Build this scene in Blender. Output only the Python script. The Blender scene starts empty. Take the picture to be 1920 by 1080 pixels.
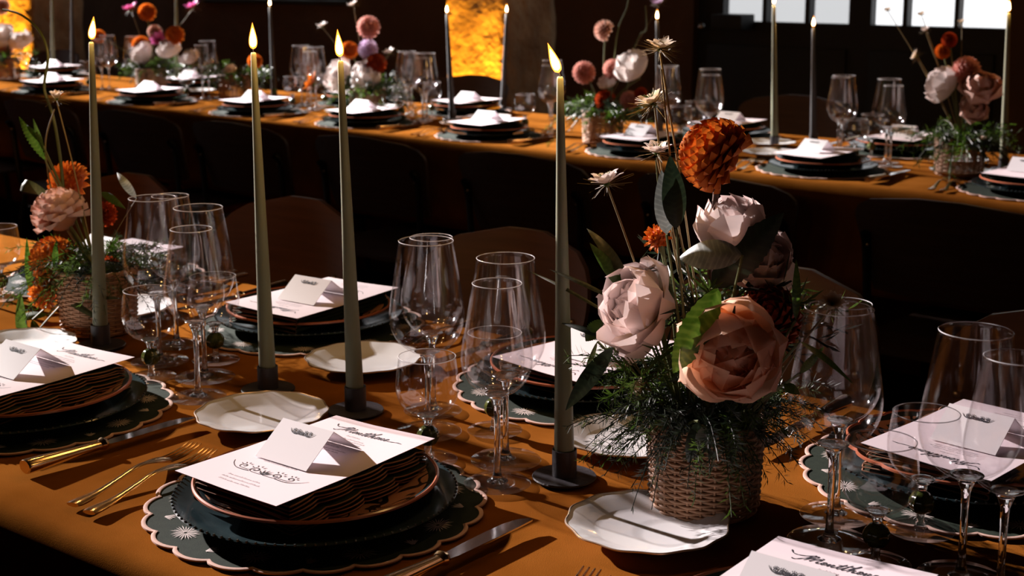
import bpy, bmesh, math, random
from mathutils import Vector, Matrix, Quaternion
random.seed(7)
PI = math.pi
scene = bpy.context.scene
COL = scene.collection

# ------------------------------------------------------------------ camera, world, sun, exposure
FPX, TAN, Z0, EYE = 2650.0, 0.19, 0.75, 0.567
Y0 = -72 + FPX * TAN
TH = math.atan(TAN)
YAW = math.atan(3510 / FPX * math.cos(TH))
FH = Vector((-math.cos(YAW), math.sin(YAW), 0))
RT = Vector((math.sin(YAW), math.cos(YAW), 0))
FW = FH * math.cos(TH) + Vector((0, 0, -math.sin(TH)))
UPV = RT.cross(FW)
CAM = Vector((0, 0, Z0 + EYE))
cd = bpy.data.cameras.new('camera'); cam = bpy.data.objects.new('camera', cd); COL.objects.link(cam)
cam.matrix_world = Matrix(((RT.x, UPV.x, -FW.x, CAM.x), (RT.y, UPV.y, -FW.y, CAM.y), (RT.z, UPV.z, -FW.z, CAM.z), (0, 0, 0, 1)))
cd.sensor_width = 36; cd.lens = FPX / 1920 * 36; cd.shift_y = -(540 - Y0) / 1920
cd.clip_start = .05; cd.clip_end = 60
cd.dof.use_dof = True; cd.dof.focus_distance = 1.50; cd.dof.aperture_fstop = 11
scene.camera = cam

world = bpy.data.worlds.new('world'); scene.world = world; world.use_nodes = True
world.node_tree.nodes['Background'].inputs[0].default_value = (.97, .98, 1, 1)
world.node_tree.nodes['Background'].inputs[1].default_value = 1.5

SUN_DIR = Vector((1, -.06, -.36)).normalized()
sl = bpy.data.lights.new('sun', 'SUN'); sl.energy = 34.0; sl.angle = math.radians(.8); sl.color = (1, .95, .93)
sun = bpy.data.objects.new('sun', sl); COL.objects.link(sun); sun.location = (-14, 3, 6)
sun.rotation_euler = SUN_DIR.to_track_quat('-Z', 'Y').to_euler()

vs = scene.view_settings
vs.view_transform = 'Standard'; vs.look = 'None'; vs.gamma = 1; vs.exposure = 0; vs.use_curve_mapping = False
cy = scene.cycles
cy.use_denoising = True; cy.max_bounces = 10; cy.diffuse_bounces = 3; cy.glossy_bounces = 4
cy.transmission_bounces = 8; cy.transparent_max_bounces = 32; cy.sample_clamp_indirect = 6
cy.caustics_reflective = False; cy.caustics_refractive = False

# ------------------------------------------------------------------ pixel -> place helpers (1920x1080 frame)
def ray(u, v): return FW + RT * ((u - 960) / FPX) - UPV * ((v - Y0) / FPX)
def on_z(u, v, z=Z0):
    d = ray(u, v); return CAM + d * ((z - CAM.z) / d.z)
def at(u, v, y):
    d = ray(u, v); return CAM + d * (y / d.y)
def ppm(p): return FPX / (Vector(p) - CAM).dot(FW)

# ------------------------------------------------------------------ materials
MATS = {}
def nmat(name):
    m = bpy.data.materials.new(name); m.use_nodes = True; MATS[name] = m
    return m, m.node_tree.nodes, m.node_tree.links
def pr(name, col, rough=.5, metal=0, **kw):
    m, n, l = nmat(name); b = n['Principled BSDF']
    b.inputs['Base Color'].default_value = (*col, 1); b.inputs['Roughness'].default_value = rough; b.inputs['Metallic'].default_value = metal
    for k, v in kw.items(): b.inputs[k.replace('_', ' ')].default_value = v
    return m
def noisy(name, c1, c2, scale, rough=.6, bump=0, bscale=None, detail=4, stretch=None, metal=0, spec=.5, dist=.002):
    m, n, l = nmat(name); b = n['Principled BSDF']; b.inputs['Roughness'].default_value = rough
    b.inputs['Metallic'].default_value = metal; b.inputs['Specular IOR Level'].default_value = spec
    tc = n.new('ShaderNodeTexCoord'); mp = n.new('ShaderNodeMapping'); l.new(tc.outputs['Object'], mp.inputs[0])
    if stretch: mp.inputs['Scale'].default_value = stretch
    tx = n.new('ShaderNodeTexNoise'); tx.inputs['Scale'].default_value = scale; tx.inputs['Detail'].default_value = detail
    l.new(mp.outputs[0], tx.inputs['Vector'])
    rp = n.new('ShaderNodeValToRGB'); rp.color_ramp.elements[0].position = .3; rp.color_ramp.elements[1].position = .7
    rp.color_ramp.elements[0].color = (*c1, 1); rp.color_ramp.elements[1].color = (*c2, 1)
    l.new(tx.outputs['Fac'], rp.inputs[0]); l.new(rp.outputs[0], b.inputs['Base Color'])
    if bump:
        t2 = n.new('ShaderNodeTexNoise'); t2.inputs['Scale'].default_value = bscale or scale * 3; t2.inputs['Detail'].default_value = 3
        l.new(mp.outputs[0], t2.inputs['Vector'])
        bp = n.new('ShaderNodeBump'); bp.inputs['Strength'].default_value = bump; bp.inputs['Distance'].default_value = dist
        l.new(t2.outputs['Fac'], bp.inputs['Height']); l.new(bp.outputs[0], b.inputs['Normal'])
    return m
def petal(name, col, tip, trans=.4, zs=.02, rough=.55):
    """petal / leaf: diffuse with light passing through; colour runs from base to tip along the petal (its own colouring)"""
    m, n, l = nmat(name); b = n['Principled BSDF']; out = n['Material Output']
    b.inputs['Roughness'].default_value = rough; b.inputs['Specular IOR Level'].default_value = .3
    tc = n.new('ShaderNodeTexCoord'); sp = n.new('ShaderNodeAttribute'); sp.attribute_name = 'tip'
    nz = n.new('ShaderNodeTexNoise'); nz.inputs['Scale'].default_value = 60; l.new(tc.outputs['Object'], nz.inputs['Vector'])
    ad = n.new('ShaderNodeMath'); ad.operation = 'MULTIPLY_ADD'; ad.inputs[1].default_value = .15; l.new(nz.outputs['Fac'], ad.inputs[0]); l.new(sp.outputs['Fac'], ad.inputs[2])
    rp = n.new('ShaderNodeValToRGB'); rp.color_ramp.elements[0].color = (*col, 1); rp.color_ramp.elements[1].color = (*tip, 1)
    rp.color_ramp.elements[0].position = .15; rp.color_ramp.elements[1].position = .8
    l.new(ad.outputs[0], rp.inputs[0]); l.new(rp.outputs[0], b.inputs['Base Color'])
    tr = n.new('ShaderNodeBsdfTranslucent'); l.new(rp.outputs[0], tr.inputs[0])
    mx = n.new('ShaderNodeMixShader'); mx.inputs[0].default_value = trans
    l.new(b.outputs[0], mx.inputs[1]); l.new(tr.outputs[0], mx.inputs[2]); l.new(mx.outputs[0], out.inputs[0])
    return m
def leafmat(name, col, vein, trans=.35, rough=.45):
    m, n, l = nmat(name); b = n['Principled BSDF']; out = n['Material Output']
    b.inputs['Roughness'].default_value = rough
    tc = n.new('ShaderNodeTexCoord'); n0 = n.new('ShaderNodeTexNoise'); n0.inputs['Scale'].default_value = 90; l.new(tc.outputs['Object'], n0.inputs['Vector'])
    at_ = n.new('ShaderNodeAttribute'); at_.attribute_name = 'tip'
    w1 = n.new('ShaderNodeMath'); w1.operation = 'MULTIPLY'; w1.inputs[1].default_value = 40; l.new(at_.outputs['Fac'], w1.inputs[0])
    w2 = n.new('ShaderNodeMath'); w2.operation = 'SINE'; l.new(w1.outputs[0], w2.inputs[0])
    w3 = n.new('ShaderNodeMath'); w3.operation = 'POWER'; w3.inputs[1].default_value = 6; l.new(w2.outputs[0], w3.inputs[0])
    nz = n.new('ShaderNodeMath'); nz.operation = 'MULTIPLY_ADD'; nz.inputs[1].default_value = .22; l.new(w3.outputs[0], nz.inputs[0]); l.new(n0.outputs['Fac'], nz.inputs[2])
    rp = n.new('ShaderNodeValToRGB'); rp.color_ramp.elements[0].color = (*col, 1); rp.color_ramp.elements[1].color = (*vein, 1)
    rp.color_ramp.elements[0].position = .4; rp.color_ramp.elements[1].position = .75
    l.new(nz.outputs[0], rp.inputs[0]); l.new(rp.outputs[0], b.inputs['Base Color'])
    tr = n.new('ShaderNodeBsdfTranslucent'); l.new(rp.outputs[0], tr.inputs[0])
    mx = n.new('ShaderNodeMixShader'); mx.inputs[0].default_value = trans
    l.new(b.outputs[0], mx.inputs[1]); l.new(tr.outputs[0], mx.inputs[2]); l.new(mx.outputs[0], out.inputs[0])
    return m
def thin_glass(name, tint=(.97, .97, .98), f0=.04, gain=.9, power=4.5):
    """thin-walled glass: Schlick reflectance, the rest passes straight through"""
    m, n, l = nmat(name); out = n['Material Output']; n.remove(n['Principled BSDF'])
    lw = n.new('ShaderNodeLayerWeight'); lw.inputs[0].default_value = .5
    g = n.new('ShaderNodeBsdfGlossy'); g.inputs['Roughness'].default_value = .08; g.inputs[0].default_value = (1, 1, 1, 1)
    t = n.new('ShaderNodeBsdfTransparent'); t.inputs[0].default_value = (*tint, 1)
    pw = n.new('ShaderNodeMath'); pw.operation = 'POWER'; pw.inputs[1].default_value = power; l.new(lw.outputs['Facing'], pw.inputs[0])
    mu = n.new('ShaderNodeMath'); mu.operation = 'MULTIPLY_ADD'; mu.inputs[1].default_value = gain; mu.inputs[2].default_value = f0; mu.use_clamp = True; l.new(pw.outputs[0], mu.inputs[0])
    mx = n.new('ShaderNodeMixShader'); l.new(mu.outputs[0], mx.inputs[0]); l.new(t.outputs[0], mx.inputs[1]); l.new(g.outputs[0], mx.inputs[2])
    l.new(mx.outputs[0], out.inputs[0]); return m
def glass(name, col, ior=1.48, rough=0.0, bump=.3, spec=.14):
    m, n, l = nmat(name); out = n['Material Output']; n.remove(n['Principled BSDF'])
    g = n.new('ShaderNodeBsdfGlass'); g.inputs[0].default_value = (*col, 1); g.inputs['Roughness'].default_value = rough; g.inputs['IOR'].default_value = ior
    tc = n.new('ShaderNodeTexCoord'); nz = n.new('ShaderNodeTexNoise'); nz.inputs['Scale'].default_value = 140; l.new(tc.outputs['Object'], nz.inputs['Vector'])
    bp = n.new('ShaderNodeBump'); bp.inputs['Strength'].default_value = bump; bp.inputs['Distance'].default_value = .002; l.new(nz.outputs['Fac'], bp.inputs['Height']); l.new(bp.outputs[0], g.inputs['Normal'])
    gl = n.new('ShaderNodeBsdfGlossy'); gl.inputs['Roughness'].default_value = .2; l.new(bp.outputs[0], gl.inputs['Normal'])
    mx = n.new('ShaderNodeMixShader'); mx.inputs[0].default_value = spec; l.new(g.outputs[0], mx.inputs[1]); l.new(gl.outputs[0], mx.inputs[2])
    l.new(mx.outputs[0], out.inputs[0]); return m
def emit(name, col, s, see_through=False):
    m, n, l = nmat(name); out = n['Material Output']; n.remove(n['Principled BSDF'])
    e = n.new('ShaderNodeEmission'); e.inputs[0].default_value = (*col, 1); e.inputs[1].default_value = s
    if see_through:
        t = n.new('ShaderNodeBsdfTransparent'); a = n.new('ShaderNodeAddShader'); l.new(e.outputs[0], a.inputs[0]); l.new(t.outputs[0], a.inputs[1]); l.new(a.outputs[0], out.inputs[0])
    else: l.new(e.outputs[0], out.inputs[0])
    return m
def pane_mat(name, tint, haze=0):
    m, n, l = nmat(name); out = n['Material Output']; n.remove(n['Principled BSDF'])
    t = n.new('ShaderNodeBsdfTransparent'); t.inputs[0].default_value = (*tint, 1)
    g = n.new('ShaderNodeBsdfGlossy'); g.inputs['Roughness'].default_value = .1
    mx = n.new('ShaderNodeMixShader'); mx.inputs[0].default_value = .04; l.new(t.outputs[0], mx.inputs[1]); l.new(g.outputs[0], mx.inputs[2])
    l.new(mx.outputs[0], out.inputs[0]); return m

noisy('cloth', (.215, .070, .010), (.28, .096, .016), 14, .95, .5, 900, spec=0.0, dist=.0006)
noisy('mat_green', (.010, .018, .011), (.017, .027, .016), 120, .9, .4, 700, spec=.2, dist=.0005)
pr('mat_trim', (.62, .40, .33), .8)
pr('thread', (.72, .62, .58), .7)
noisy('charger_glaze', (.012, .022, .026), (.035, .055, .06), 30, .12)
pr('bead', (.07, .08, .085), .12, .3)
pr('rim_coral', (.42, .13, .07), .25)
noisy('napkin', (.02, .03, .02), (.034, .045, .03), 60, .95, .4, 800, spec=.1, dist=.0005)
pr('napkin_trim', (.30, .135, .07), .85)
pr('paper', (.80, .68, .72), .8)
pr('card', (.80, .76, .78), .75)
pr('ink', (.02, .018, .03), .8)
noisy('porcelain', (.76, .75, .76), (.80, .79, .80), 8, .1)
pr('gilt_edge', (.55, .42, .32), .25, .6)
pr('gilt', (.72, .5, .28), .18, 1)
pr('silver', (.75, .72, .72), .12, 1)
thin_glass('glass_bowl', (.972, .968, .972), .045, .5, 7)
thin_glass('glass_foot', (.96, .96, .965), .08, .9)
glass('glass_stem', (1, 1, 1), 1.46, 0, .1, .08)
glass('glass_lens', (1, 1, 1), 1.3, 0, .5, .25)
noisy('glass_ball', (.02, .035, .008), (.10, .11, .025), 180, .12)
pr('rim_glint', (.9, .88, .9), .08, 0, Alpha=.45, Specular_IOR_Level=1.0)  # near-white half-clear ring, a painted highlight along the glass lip
pr('candle_sage', (.20, .215, .135), .55, 0, Subsurface_Weight=.4, Subsurface_Radius=(1, .5, .2), Subsurface_Scale=.008)
pr('candle_charcoal', (.03, .03, .036), .5)
pr('wick', (.02, .015, .01), .9)
noisy('iron', (.022, .02, .024), (.045, .04, .048), 40, .5, .3, 200)
emit('flame_outer', (1, .30, .03), 2.2, True)
emit('flame_core', (1, .78, .38), 22, True)
noisy('wicker', (.30, .155, .08), (.48, .26, .15), 60, .6)
noisy('plywood', (.09, .035, .014), (.13, .052, .022), 6, .5, 0, stretch=(1, 1, 14))
noisy('plywood_dark', (.045, .018, .012), (.065, .028, .018), 6, .6, 0, stretch=(1, 1, 14))
pr('chair_metal', (.012, .012, .013), .4, .6)
pr('screw', (.5, .42, .38), .3, 1)
noisy('floor', (.030, .018, .013), (.045, .028, .019), 5, .9, .2, 30, spec=.1)
noisy('wall', (.11, .055, .033), (.16, .08, .048), 3, .85, .6, 12, dist=.02)
noisy('ceiling', (.05, .035, .03), (.07, .05, .04), 3, .9)
noisy('pillar', (.30, .17, .09), (.62, .40, .22), 5, .9, 1.0, 9, dist=.05)
pr('door_black', (.012, .012, .014), .6)
pane_mat('pane_clear', (.98, .98, .98))
pane_mat('pane_dusty', (.70, .70, .70))
pane_mat('pane_dim_mid', (.78, .77, .76))
pane_mat('pane_dim_high', (.60, .58, .58))
petal('p_orange', (.48, .075, .008), (.72, .19, .022), .18)
petal('p_red', (.36, .035, .010), (.50, .07, .018), .25)
petal('p_peach', (.42, .13, .035), (.92, .60, .50), .2)
petal('p_pink', (.62, .24, .17), (.82, .44, .38), .2)
petal('p_magenta', (.70, .05, .25), (.85, .20, .50), .2)
petal('p_blush', (.90, .62, .26), (.95, .80, .77), .2)
petal('p_blush_glow', (.82, .42, .14), (.88, .58, .42), .6)  # peach put into the petals for candle glow through the shaded bloom
petal('p_white', (.88, .74, .62), (.95, .86, .83), .2)
petal('p_cream', (.62, .50, .22), (.80, .66, .52), .3)
petal('p_yellow', (.70, .42, .04), (.75, .55, .10), .3)
petal('p_lilac', (.5, .3, .5), (.72, .55, .75), .3)
leafmat('leaf', (.045, .085, .012), (.07, .12, .02), .45)
leafmat('leaf_lime', (.032, .082, .006), (.09, .16, .02), .4)
leafmat('leaf_dark', (.012, .022, .012), (.025, .04, .02), .2)
leafmat('leaf_grey', (.22, .26, .25), (.38, .43, .42), .15)
leafmat('leaf_olive', (.05, .055, .018), (.08, .08, .03), .3)
pr('stem_green', (.10, .12, .035), .5)
pr('stem_brown', (.10, .045, .03), .5)
pr('stem_straw', (.23, .17, .07), .55)
# brush-painted terracotta plate face
m, n, l = nmat('plate_pattern'); b = n['Principled BSDF']; b.inputs['Roughness'].default_value = .22
tc = n.new('ShaderNodeTexCoord'); nz = n.new('ShaderNodeTexNoise'); nz.inputs['Scale'].default_value = 22; nz.inputs['Detail'].default_value = 1; nz.inputs['Distortion'].default_value = 1.6
l.new(tc.outputs['Object'], nz.inputs['Vector'])
rp = n.new('ShaderNodeValToRGB'); e = rp.color_ramp.elements; e[0].position = .47; e[0].color = (.52, .25, .15, 1); e[1].position = .49; e[1].color = (.012, .01, .01, 1)
q = e.new(.55); q.color = (.012, .01, .01, 1); q = e.new(.57); q.color = (.52, .25, .15, 1)
l.new(nz.outputs['Fac'], rp.inputs[0]); l.new(rp.outputs[0], b.inputs['Base Color'])

# ------------------------------------------------------------------ mesh builder
class MB:
    def __init__(s): s.v = []; s.f = []; s.a = []
    def add(s, vs, fs):
        o = len(s.v); s.v += [tuple(p) for p in vs]; s.f += [tuple(i + o for i in f) for f in fs]; return s
    def box(s, x0, x1, y0, y1, z0, z1):
        return s.add([(x, y, z) for x in (x0, x1) for y in (y0, y1) for z in (z0, z1)],
                     [(0, 1, 3, 2), (4, 6, 7, 5), (0, 4, 5, 1), (2, 3, 7, 6), (0, 2, 6, 4), (1, 5, 7, 3)])
    def lathe(s, prof, n=32, wave=None, org=(0, 0, 0)):
        rows = []; o = len(s.v)
        for r, z in prof:
            if r < 1e-6: rows.append([len(s.v)]); s.v.append((org[0], org[1], org[2] + z))
            else:
                rows.append(list(range(len(s.v), len(s.v) + n)))
                for k in range(n):
                    a = 2 * PI * k / n; rr = r * (wave(a, r) if wave else 1)
                    s.v.append((org[0] + rr * math.cos(a), org[1] + rr * math.sin(a), org[2] + z))
        for A, B in zip(rows, rows[1:]):
            if len(A) == 1 and len(B) == 1: continue
            for k in range(n):
                k2 = (k + 1) % n
                if len(A) == 1: s.f.append((A[0], B[k2], B[k]))
                elif len(B) == 1: s.f.append((A[k], A[k2], B[0]))
                else: s.f.append((A[k], A[k2], B[k2], B[k]))
        return s
    def tube(s, pts, rad, n=6, cap=True, closed=False, flat=None):
        pts = [Vector(p) for p in pts]; N = len(pts); o = len(s.v)
        up = None
        for i, p in enumerate(pts):
            if closed: t = pts[(i + 1) % N] - pts[i - 1]
            else: t = pts[min(i + 1, N - 1)] - pts[max(i - 1, 0)]
            t.normalize()
            if up is None:
                up = Vector((0, 0, 1)) if abs(t.z) < .9 else Vector((1, 0, 0))
            u = (up - t * up.dot(t)).normalized(); w = t.cross(u); up = u
            r = rad[i] if isinstance(rad, (list, tuple)) else rad
            fl = (flat[i] if isinstance(flat, (list, tuple)) else flat) if flat else 1
            for k in range(n):
                a = 2 * PI * k / n
                s.v.append(tuple(p + u * (math.cos(a) * r * fl) + w * (math.sin(a) * r)))
        M = N if closed else N - 1
        for i in range(M):
            a, b = o + i * n, o + ((i + 1) % N) * n
            for k in range(n): s.f.append((a + k, a + (k + 1) % n, b + (k + 1) % n, b + k))
        if cap and not closed:
            s.f.append(tuple(o + k for k in range(n))[::-1]); s.f.append(tuple(o + (N - 1) * n + k for k in range(n)))
        return s
    def sphere(s, c, r, n=8, m=5, sz=1):
        return s.lathe([(r * math.sin(PI * i / m) if 0 < i < m else 0, -r * sz * math.cos(PI * i / m)) for i in range(m + 1)], n, org=c)
    def grid(s, fn, nu, nv):
        o = len(s.v)
        for i in range(nu + 1):
            for j in range(nv + 1): s.v.append(tuple(fn(i / nu, j / nv)))
        for i in range(nu):
            for j in range(nv):
                a = o + i * (nv + 1) + j; s.f.append((a, a + nv + 1, a + nv + 2, a + 1))
        return s
    def merge(s, mesh, mat4):
        s.a += [d.value for d in mesh.attributes['tip'].data]
        return s.add([mat4 @ v.co for v in mesh.vertices], [tuple(p.vertices) for p in mesh.polygons])
    def mesh(s, name, mat, smooth=True, fix=True, sharp=40):
        me = bpy.data.meshes.new(name); me.from_pydata(s.v, [], s.f)
        if fix:
            bm = bmesh.new(); bm.from_mesh(me); bmesh.ops.recalc_face_normals(bm, faces=bm.faces); bm.to_mesh(me); bm.free()
        if s.a and len(s.a) == len(me.vertices):
            me.attributes.new('tip', 'FLOAT', 'POINT').data.foreach_set('value', s.a)
        me.materials.append(MATS[mat])
        if smooth:
            me.polygons.foreach_set('use_smooth', [True] * len(me.polygons))
            if sharp: me.set_sharp_from_angle(angle=math.radians(sharp))
        return me

def bevel_box(x0, x1, y0, y1, z0, z1, b=.005, seg=2):
    m = MB().box(x0, x1, y0, y1, z0, z1); me = bpy.data.meshes.new('tmp'); me.from_pydata(m.v, [], m.f)
    bm = bmesh.new(); bm.from_mesh(me); bmesh.ops.recalc_face_normals(bm, faces=bm.faces)
    bmesh.ops.bevel(bm, geom=list(bm.edges), offset=b, segments=seg, affect='EDGES', profile=.5)
    o = MB(); o.v = [tuple(v.co) for v in bm.verts]; bm.verts.index_update(); o.f = [tuple(v.index for v in f.verts) for f in bm.faces]
    bm.free(); bpy.data.meshes.remove(me); return o
def crom(pts, n=6, closed=False):
    P = [Vector(p) for p in pts]; out = []; N = len(P)
    for i in range(N if closed else N - 1):
        if closed: a, b, c, d = P[i - 1], P[i], P[(i + 1) % N], P[(i + 2) % N]
        else: a, b, c, d = P[max(i - 1, 0)], P[i], P[i + 1], P[min(i + 2, N - 1)]
        for k in range(n):
            t = k / n
            out.append(.5 * ((2 * b) + (c - a) * t + (2 * a - 5 * b + 4 * c - d) * t * t + (3 * b - a - 3 * c + d) * t ** 3))
    if not closed: out.append(P[-1])
    return out

# ------------------------------------------------------------------ objects
def link(name, me, parent=None, mat4=None):
    o = bpy.data.objects.new(name, me); COL.objects.link(o)
    if parent: o.parent = parent
    if mat4 is not None: o.matrix_local = mat4
    return o
def tag(o, label, cat, group=None, kind=None):
    o['label'] = label; o['category'] = cat
    if group: o['group'] = group
    if kind: o['kind'] = kind
    return o
def struct(name, me, parent=None):
    o = link(name, me, parent)
    if not parent: o['kind'] = 'structure'
    return o
KINDS = {}   # kind -> list of (part name, mesh, index of parent part or None, matrix or None, label or None)
def place(kind, name, loc, rz, label, cat, group=None, scale=1, mat4=None, skip=()):
    parts = KINDS[kind]
    M = mat4 if mat4 is not None else Matrix.Translation(loc) @ Matrix.Rotation(rz, 4, 'Z') @ Matrix.Scale(scale, 4)
    if len(parts) == 1:
        r = link(name, parts[0][1]); r.matrix_local = M; return tag(r, label, cat, group)
    r = link(name, None); r.empty_display_size = .02; r.matrix_local = M; tag(r, label, cat, group)
    made = []
    for pn, me, par, m4, lb in parts:
        if pn in skip: made.append(None); continue
        o = link(pn, me, made[par] if par is not None else r, m4)
        if lb: o['label'] = lb
        made.append(o)
    return r

# ================================================================== THE ROOM
XL, XR, YB, YF, HT = -12.0, 4.0, 6.5, -3.0, 6.0
struct('floor', MB().box(XL - .2, XR + .2, YF - .2, YB + .4, -.1, 0).mesh('floor', 'floor', False))
struct('ceiling', MB().box(XL - .2, XR + .2, YF - .2, YB + .4, HT, HT + .1).mesh('ceiling', 'ceiling', False))
struct('wall_right', MB().box(XR, XR + .2, YF, YB, 0, HT).mesh('wall_right', 'wall', False))
struct('wall_front', MB().box(XL, XR, YF - .2, YF, 0, HT).mesh('wall_front', 'wall', False))
# unseen left wall: windows shaped to sun the tables, pier added to shade chairs
wz0, wz1 = 1.9, 5.75
bays = [(1.40, 2.36), (4.0, 5.0)]
w = MB().box(XL - .2, XL, YF, YB, 0, wz0).box(XL - .2, XL, YF, YB, wz1, HT)
for a, b_ in ((YF, bays[0][0]), (bays[0][1], bays[1][0]), (bays[1][1], YB)): w.box(XL - .2, XL, a, b_, wz0, wz1)
struct('wall_left', w.mesh('wall_left', 'wall', False))
zr = [wz0, 2.7, 3.55, 4.35, 4.62, wz1]
for bi, (wy0, wy1) in enumerate(bays):
    win = link('window_%d' % (bi + 2), None); win['kind'] = 'structure'; win.location = (XL - .1, wy0, wz0)
    nc = 1 + 2 * bi; yr = [(wy1 - wy0) * k / nc for k in range(nc + 1)]
    fr = MB()
    for z in zr: fr.box(-.03, .03, 0, wy1 - wy0, z - .02 - wz0, z + .02 - wz0)
    for y in yr: fr.box(-.03, .03, y - .015, y + .015, 0, wz1 - wz0)
    link('window_frame', fr.mesh('window_frame', 'door_black', False), win)
    for i in range(5):
        for j in range(nc):
            mt = 'pane_clear' if i < 3 else ('pane_dim_mid' if i == 3 else 'pane_dim_high')  # upper panes tinted to make the sunlight weaken toward the right
            link('pane', MB().box(-.004, .004, yr[j] + .015, yr[j + 1] - .015, zr[i] + .02 - wz0, zr[i + 1] - .02 - wz0).mesh('pane', mt, False), win)

# back wall with glazed doors on the right and a window strip at the upper left
def wx(u, y=YB): return at(u, 40, y).x
gx = [[(wx(1347), wx(1420)), (wx(1428), wx(1500)), (wx(1509), wx(1583))], [(wx(1625), wx(1684)), (wx(1693), wx(1781)), (wx(1790), wx(1884))]]
d0, d1 = wx(1300), wx(1888)
zs = 1.015; zt = 2.25
h0, h1 = wx(380), wx(650)
hb, ht = 1.075, 2.3
w = MB().box(XL, h0, YB, YB + .25, 0, HT).box(h0, h1, YB, YB + .25, 0, hb).box(h0, h1, YB, YB + .25, ht, HT).box(h1, d0, YB, YB + .25, 0, HT)
w.box(d0, d1, YB, YB + .25, zt + .12, HT).box(d1, XR, YB, YB + .25, 0, HT)
struct('wall_back', w.mesh('wall_back', 'wall', False))
def pane_door(name, x0, x1, panes, pm):
    d = link(name, None); d['kind'] = 'structure'; d.location = (x0, YB + .08, 0)
    s = MB().box(0, x1 - x0, -.03, .03, 0, zs).box(0, x1 - x0, -.03, .03, zt, zt + .12)
    e = [0] + [v - x0 for p in panes for v in p] + [x1 - x0]
    for a, b_ in zip(e[0::2], e[1::2]): s.box(a, b_, -.03, .03, zs, zt)
    link('door_frame', s.mesh('door_frame', 'door_black', False), d)
    for a, b_ in panes: link('pane', MB().box(a - x0, b_ - x0, -.004, .004, zs, zt).mesh('pane', pm, False), d)
    k = bevel_box(.06, (x1 - x0) - .06, -.045, -.03, .15, zs - .12, .006); link('door_panel', k.mesh('door_panel', 'door_black'), d)
    return d
xm = (gx[0][2][1] + gx[1][0][0]) / 2
dA = pane_door('door_1', d0, xm, gx[0], 'pane_dusty'); dB = pane_door('door_2', xm, d1, gx[1], 'pane_clear')
kp = at(1314, 50, YB) - dA.location
link('door_knob', MB().sphere((kp.x, -.07, kp.z), .022, 12, 8).tube([(kp.x, -.07, kp.z), (kp.x, -.03, kp.z)], .008).mesh('door_knob', 'silver'), dA)
bp0, bp1 = at(1332, 44, YB - .1), at(1390, 28, YB - .1)
tag(link('wall_box', bevel_box(bp0.x, bp1.x, YB - .1, YB + .045, bp0.z - .03, bp1.z, .006).mesh('wall_box', 'door_black')), 'small dark box mounted on the glazed door below its first pane', 'box')
wn = link('window_1', None); wn['kind'] = 'structure'; wn.location = (h0, YB + .1, hb)
fr = MB().box(0, h1 - h0, -.03, .03, 0, .03).box(0, h1 - h0, -.03, .03, ht - hb - .03, ht - hb)
for k in range(5):
    x = (h1 - h0) * k / 4; fr.box(max(x - .02, 0), min(x + .02, h1 - h0), -.03, .03, .03, ht - hb - .03)
link('window_frame', fr.mesh('window_frame', 'door_black', False), wn)
for k in range(4): link('pane', MB().box((h1 - h0) * k / 4 + .02, (h1 - h0) * (k + 1) / 4 - .02, -.004, .004, .03, ht - hb - .03).mesh('pane', 'pane_dusty', False), wn)
link('window_sill', bevel_box(-.05, h1 - h0 + .05, -.16, -.03, -.03, 0, .005).mesh('window_sill', 'door_black'), wn)

# rough masonry pillars with amber uplights at their feet
def pillar(u0, u1, y, label, glow, lx):
    a, b_ = at(u0, 60, y).x, at(u1, 60, y).x; rnd = random.Random(u0 + 5)
    root = link('masonry_pillar', None); root.location = ((a + b_) / 2, y + .2, 0)
    tag(root, label, 'pillar', 'amber lit pillars')
    W = (b_ - a) / 2
    def fn(i, j):
        t = i * 8; k = int(t) % 8; fr_ = t - int(t); c = [(-W, -.2), (0, -.2), (W, -.2), (W, 0), (W, .2), (0, .2), (-W, .2), (-W, 0), (-W, -.2)]
        p, q_ = c[k], c[k + 1]; x, yy = p[0] + (q_[0] - p[0]) * fr_, p[1] + (q_[1] - p[1]) * fr_
        s_ = 1 + .03 * math.sin(j * 97 + x * 31) * math.sin(yy * 40 + j * 211 + x * 23)
        return (x * s_, yy * s_, j * HT)
    link('shaft', MB().grid(fn, 32, 80).mesh('shaft', 'pillar', True, True, 0), root)
    link('plinth', bevel_box(-W - .04, W + .04, -.24, .24, 0, .16, .015).mesh('plinth', 'pillar'), root)
    lp = Vector((lx, y - .32, .0))
    f = link('uplight', None); f.location = lp
    tag(f, 'small black uplight on the floor before the ' + glow, 'lamp', 'amber uplights')
    link('housing', MB().lathe([(.0, 0), (.07, 0), (.07, .12), (.062, .12), (.055, .06), (0, .06)], 20).mesh('housing', 'chair_metal'), f)
    link('lens', MB().lathe([(0, .066), (.054, .066)], 20).mesh('lens', 'amber_lens', True, False), f)
    L = bpy.data.lights.new('amber_uplight', 'SPOT'); L.energy = 330; L.color = (1, .46, .03); L.spot_size = math.radians(75); L.spot_blend = .6; L.shadow_soft_size = .05
    o = bpy.data.objects.new('amber_uplight', L); COL.objects.link(o); o.location = lp + Vector((0, 0, .13))
    o.rotation_euler = (Vector(((a + b_) / 2 - .05, y, 1.0)) - o.location).to_track_quat('-Z', 'Y').to_euler()
emit('amber_lens', (1, .45, .05), 6)
pillar(838, 946, 5.2, 'rough masonry pillar glowing amber between two dark candles', 'middle pillar', at(872, 60, 5.2).x)
pillar(-40, 58, 5.4, 'rough masonry pillar glowing amber at the left edge', 'left pillar', at(20, 60, 5.4).x)

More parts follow.
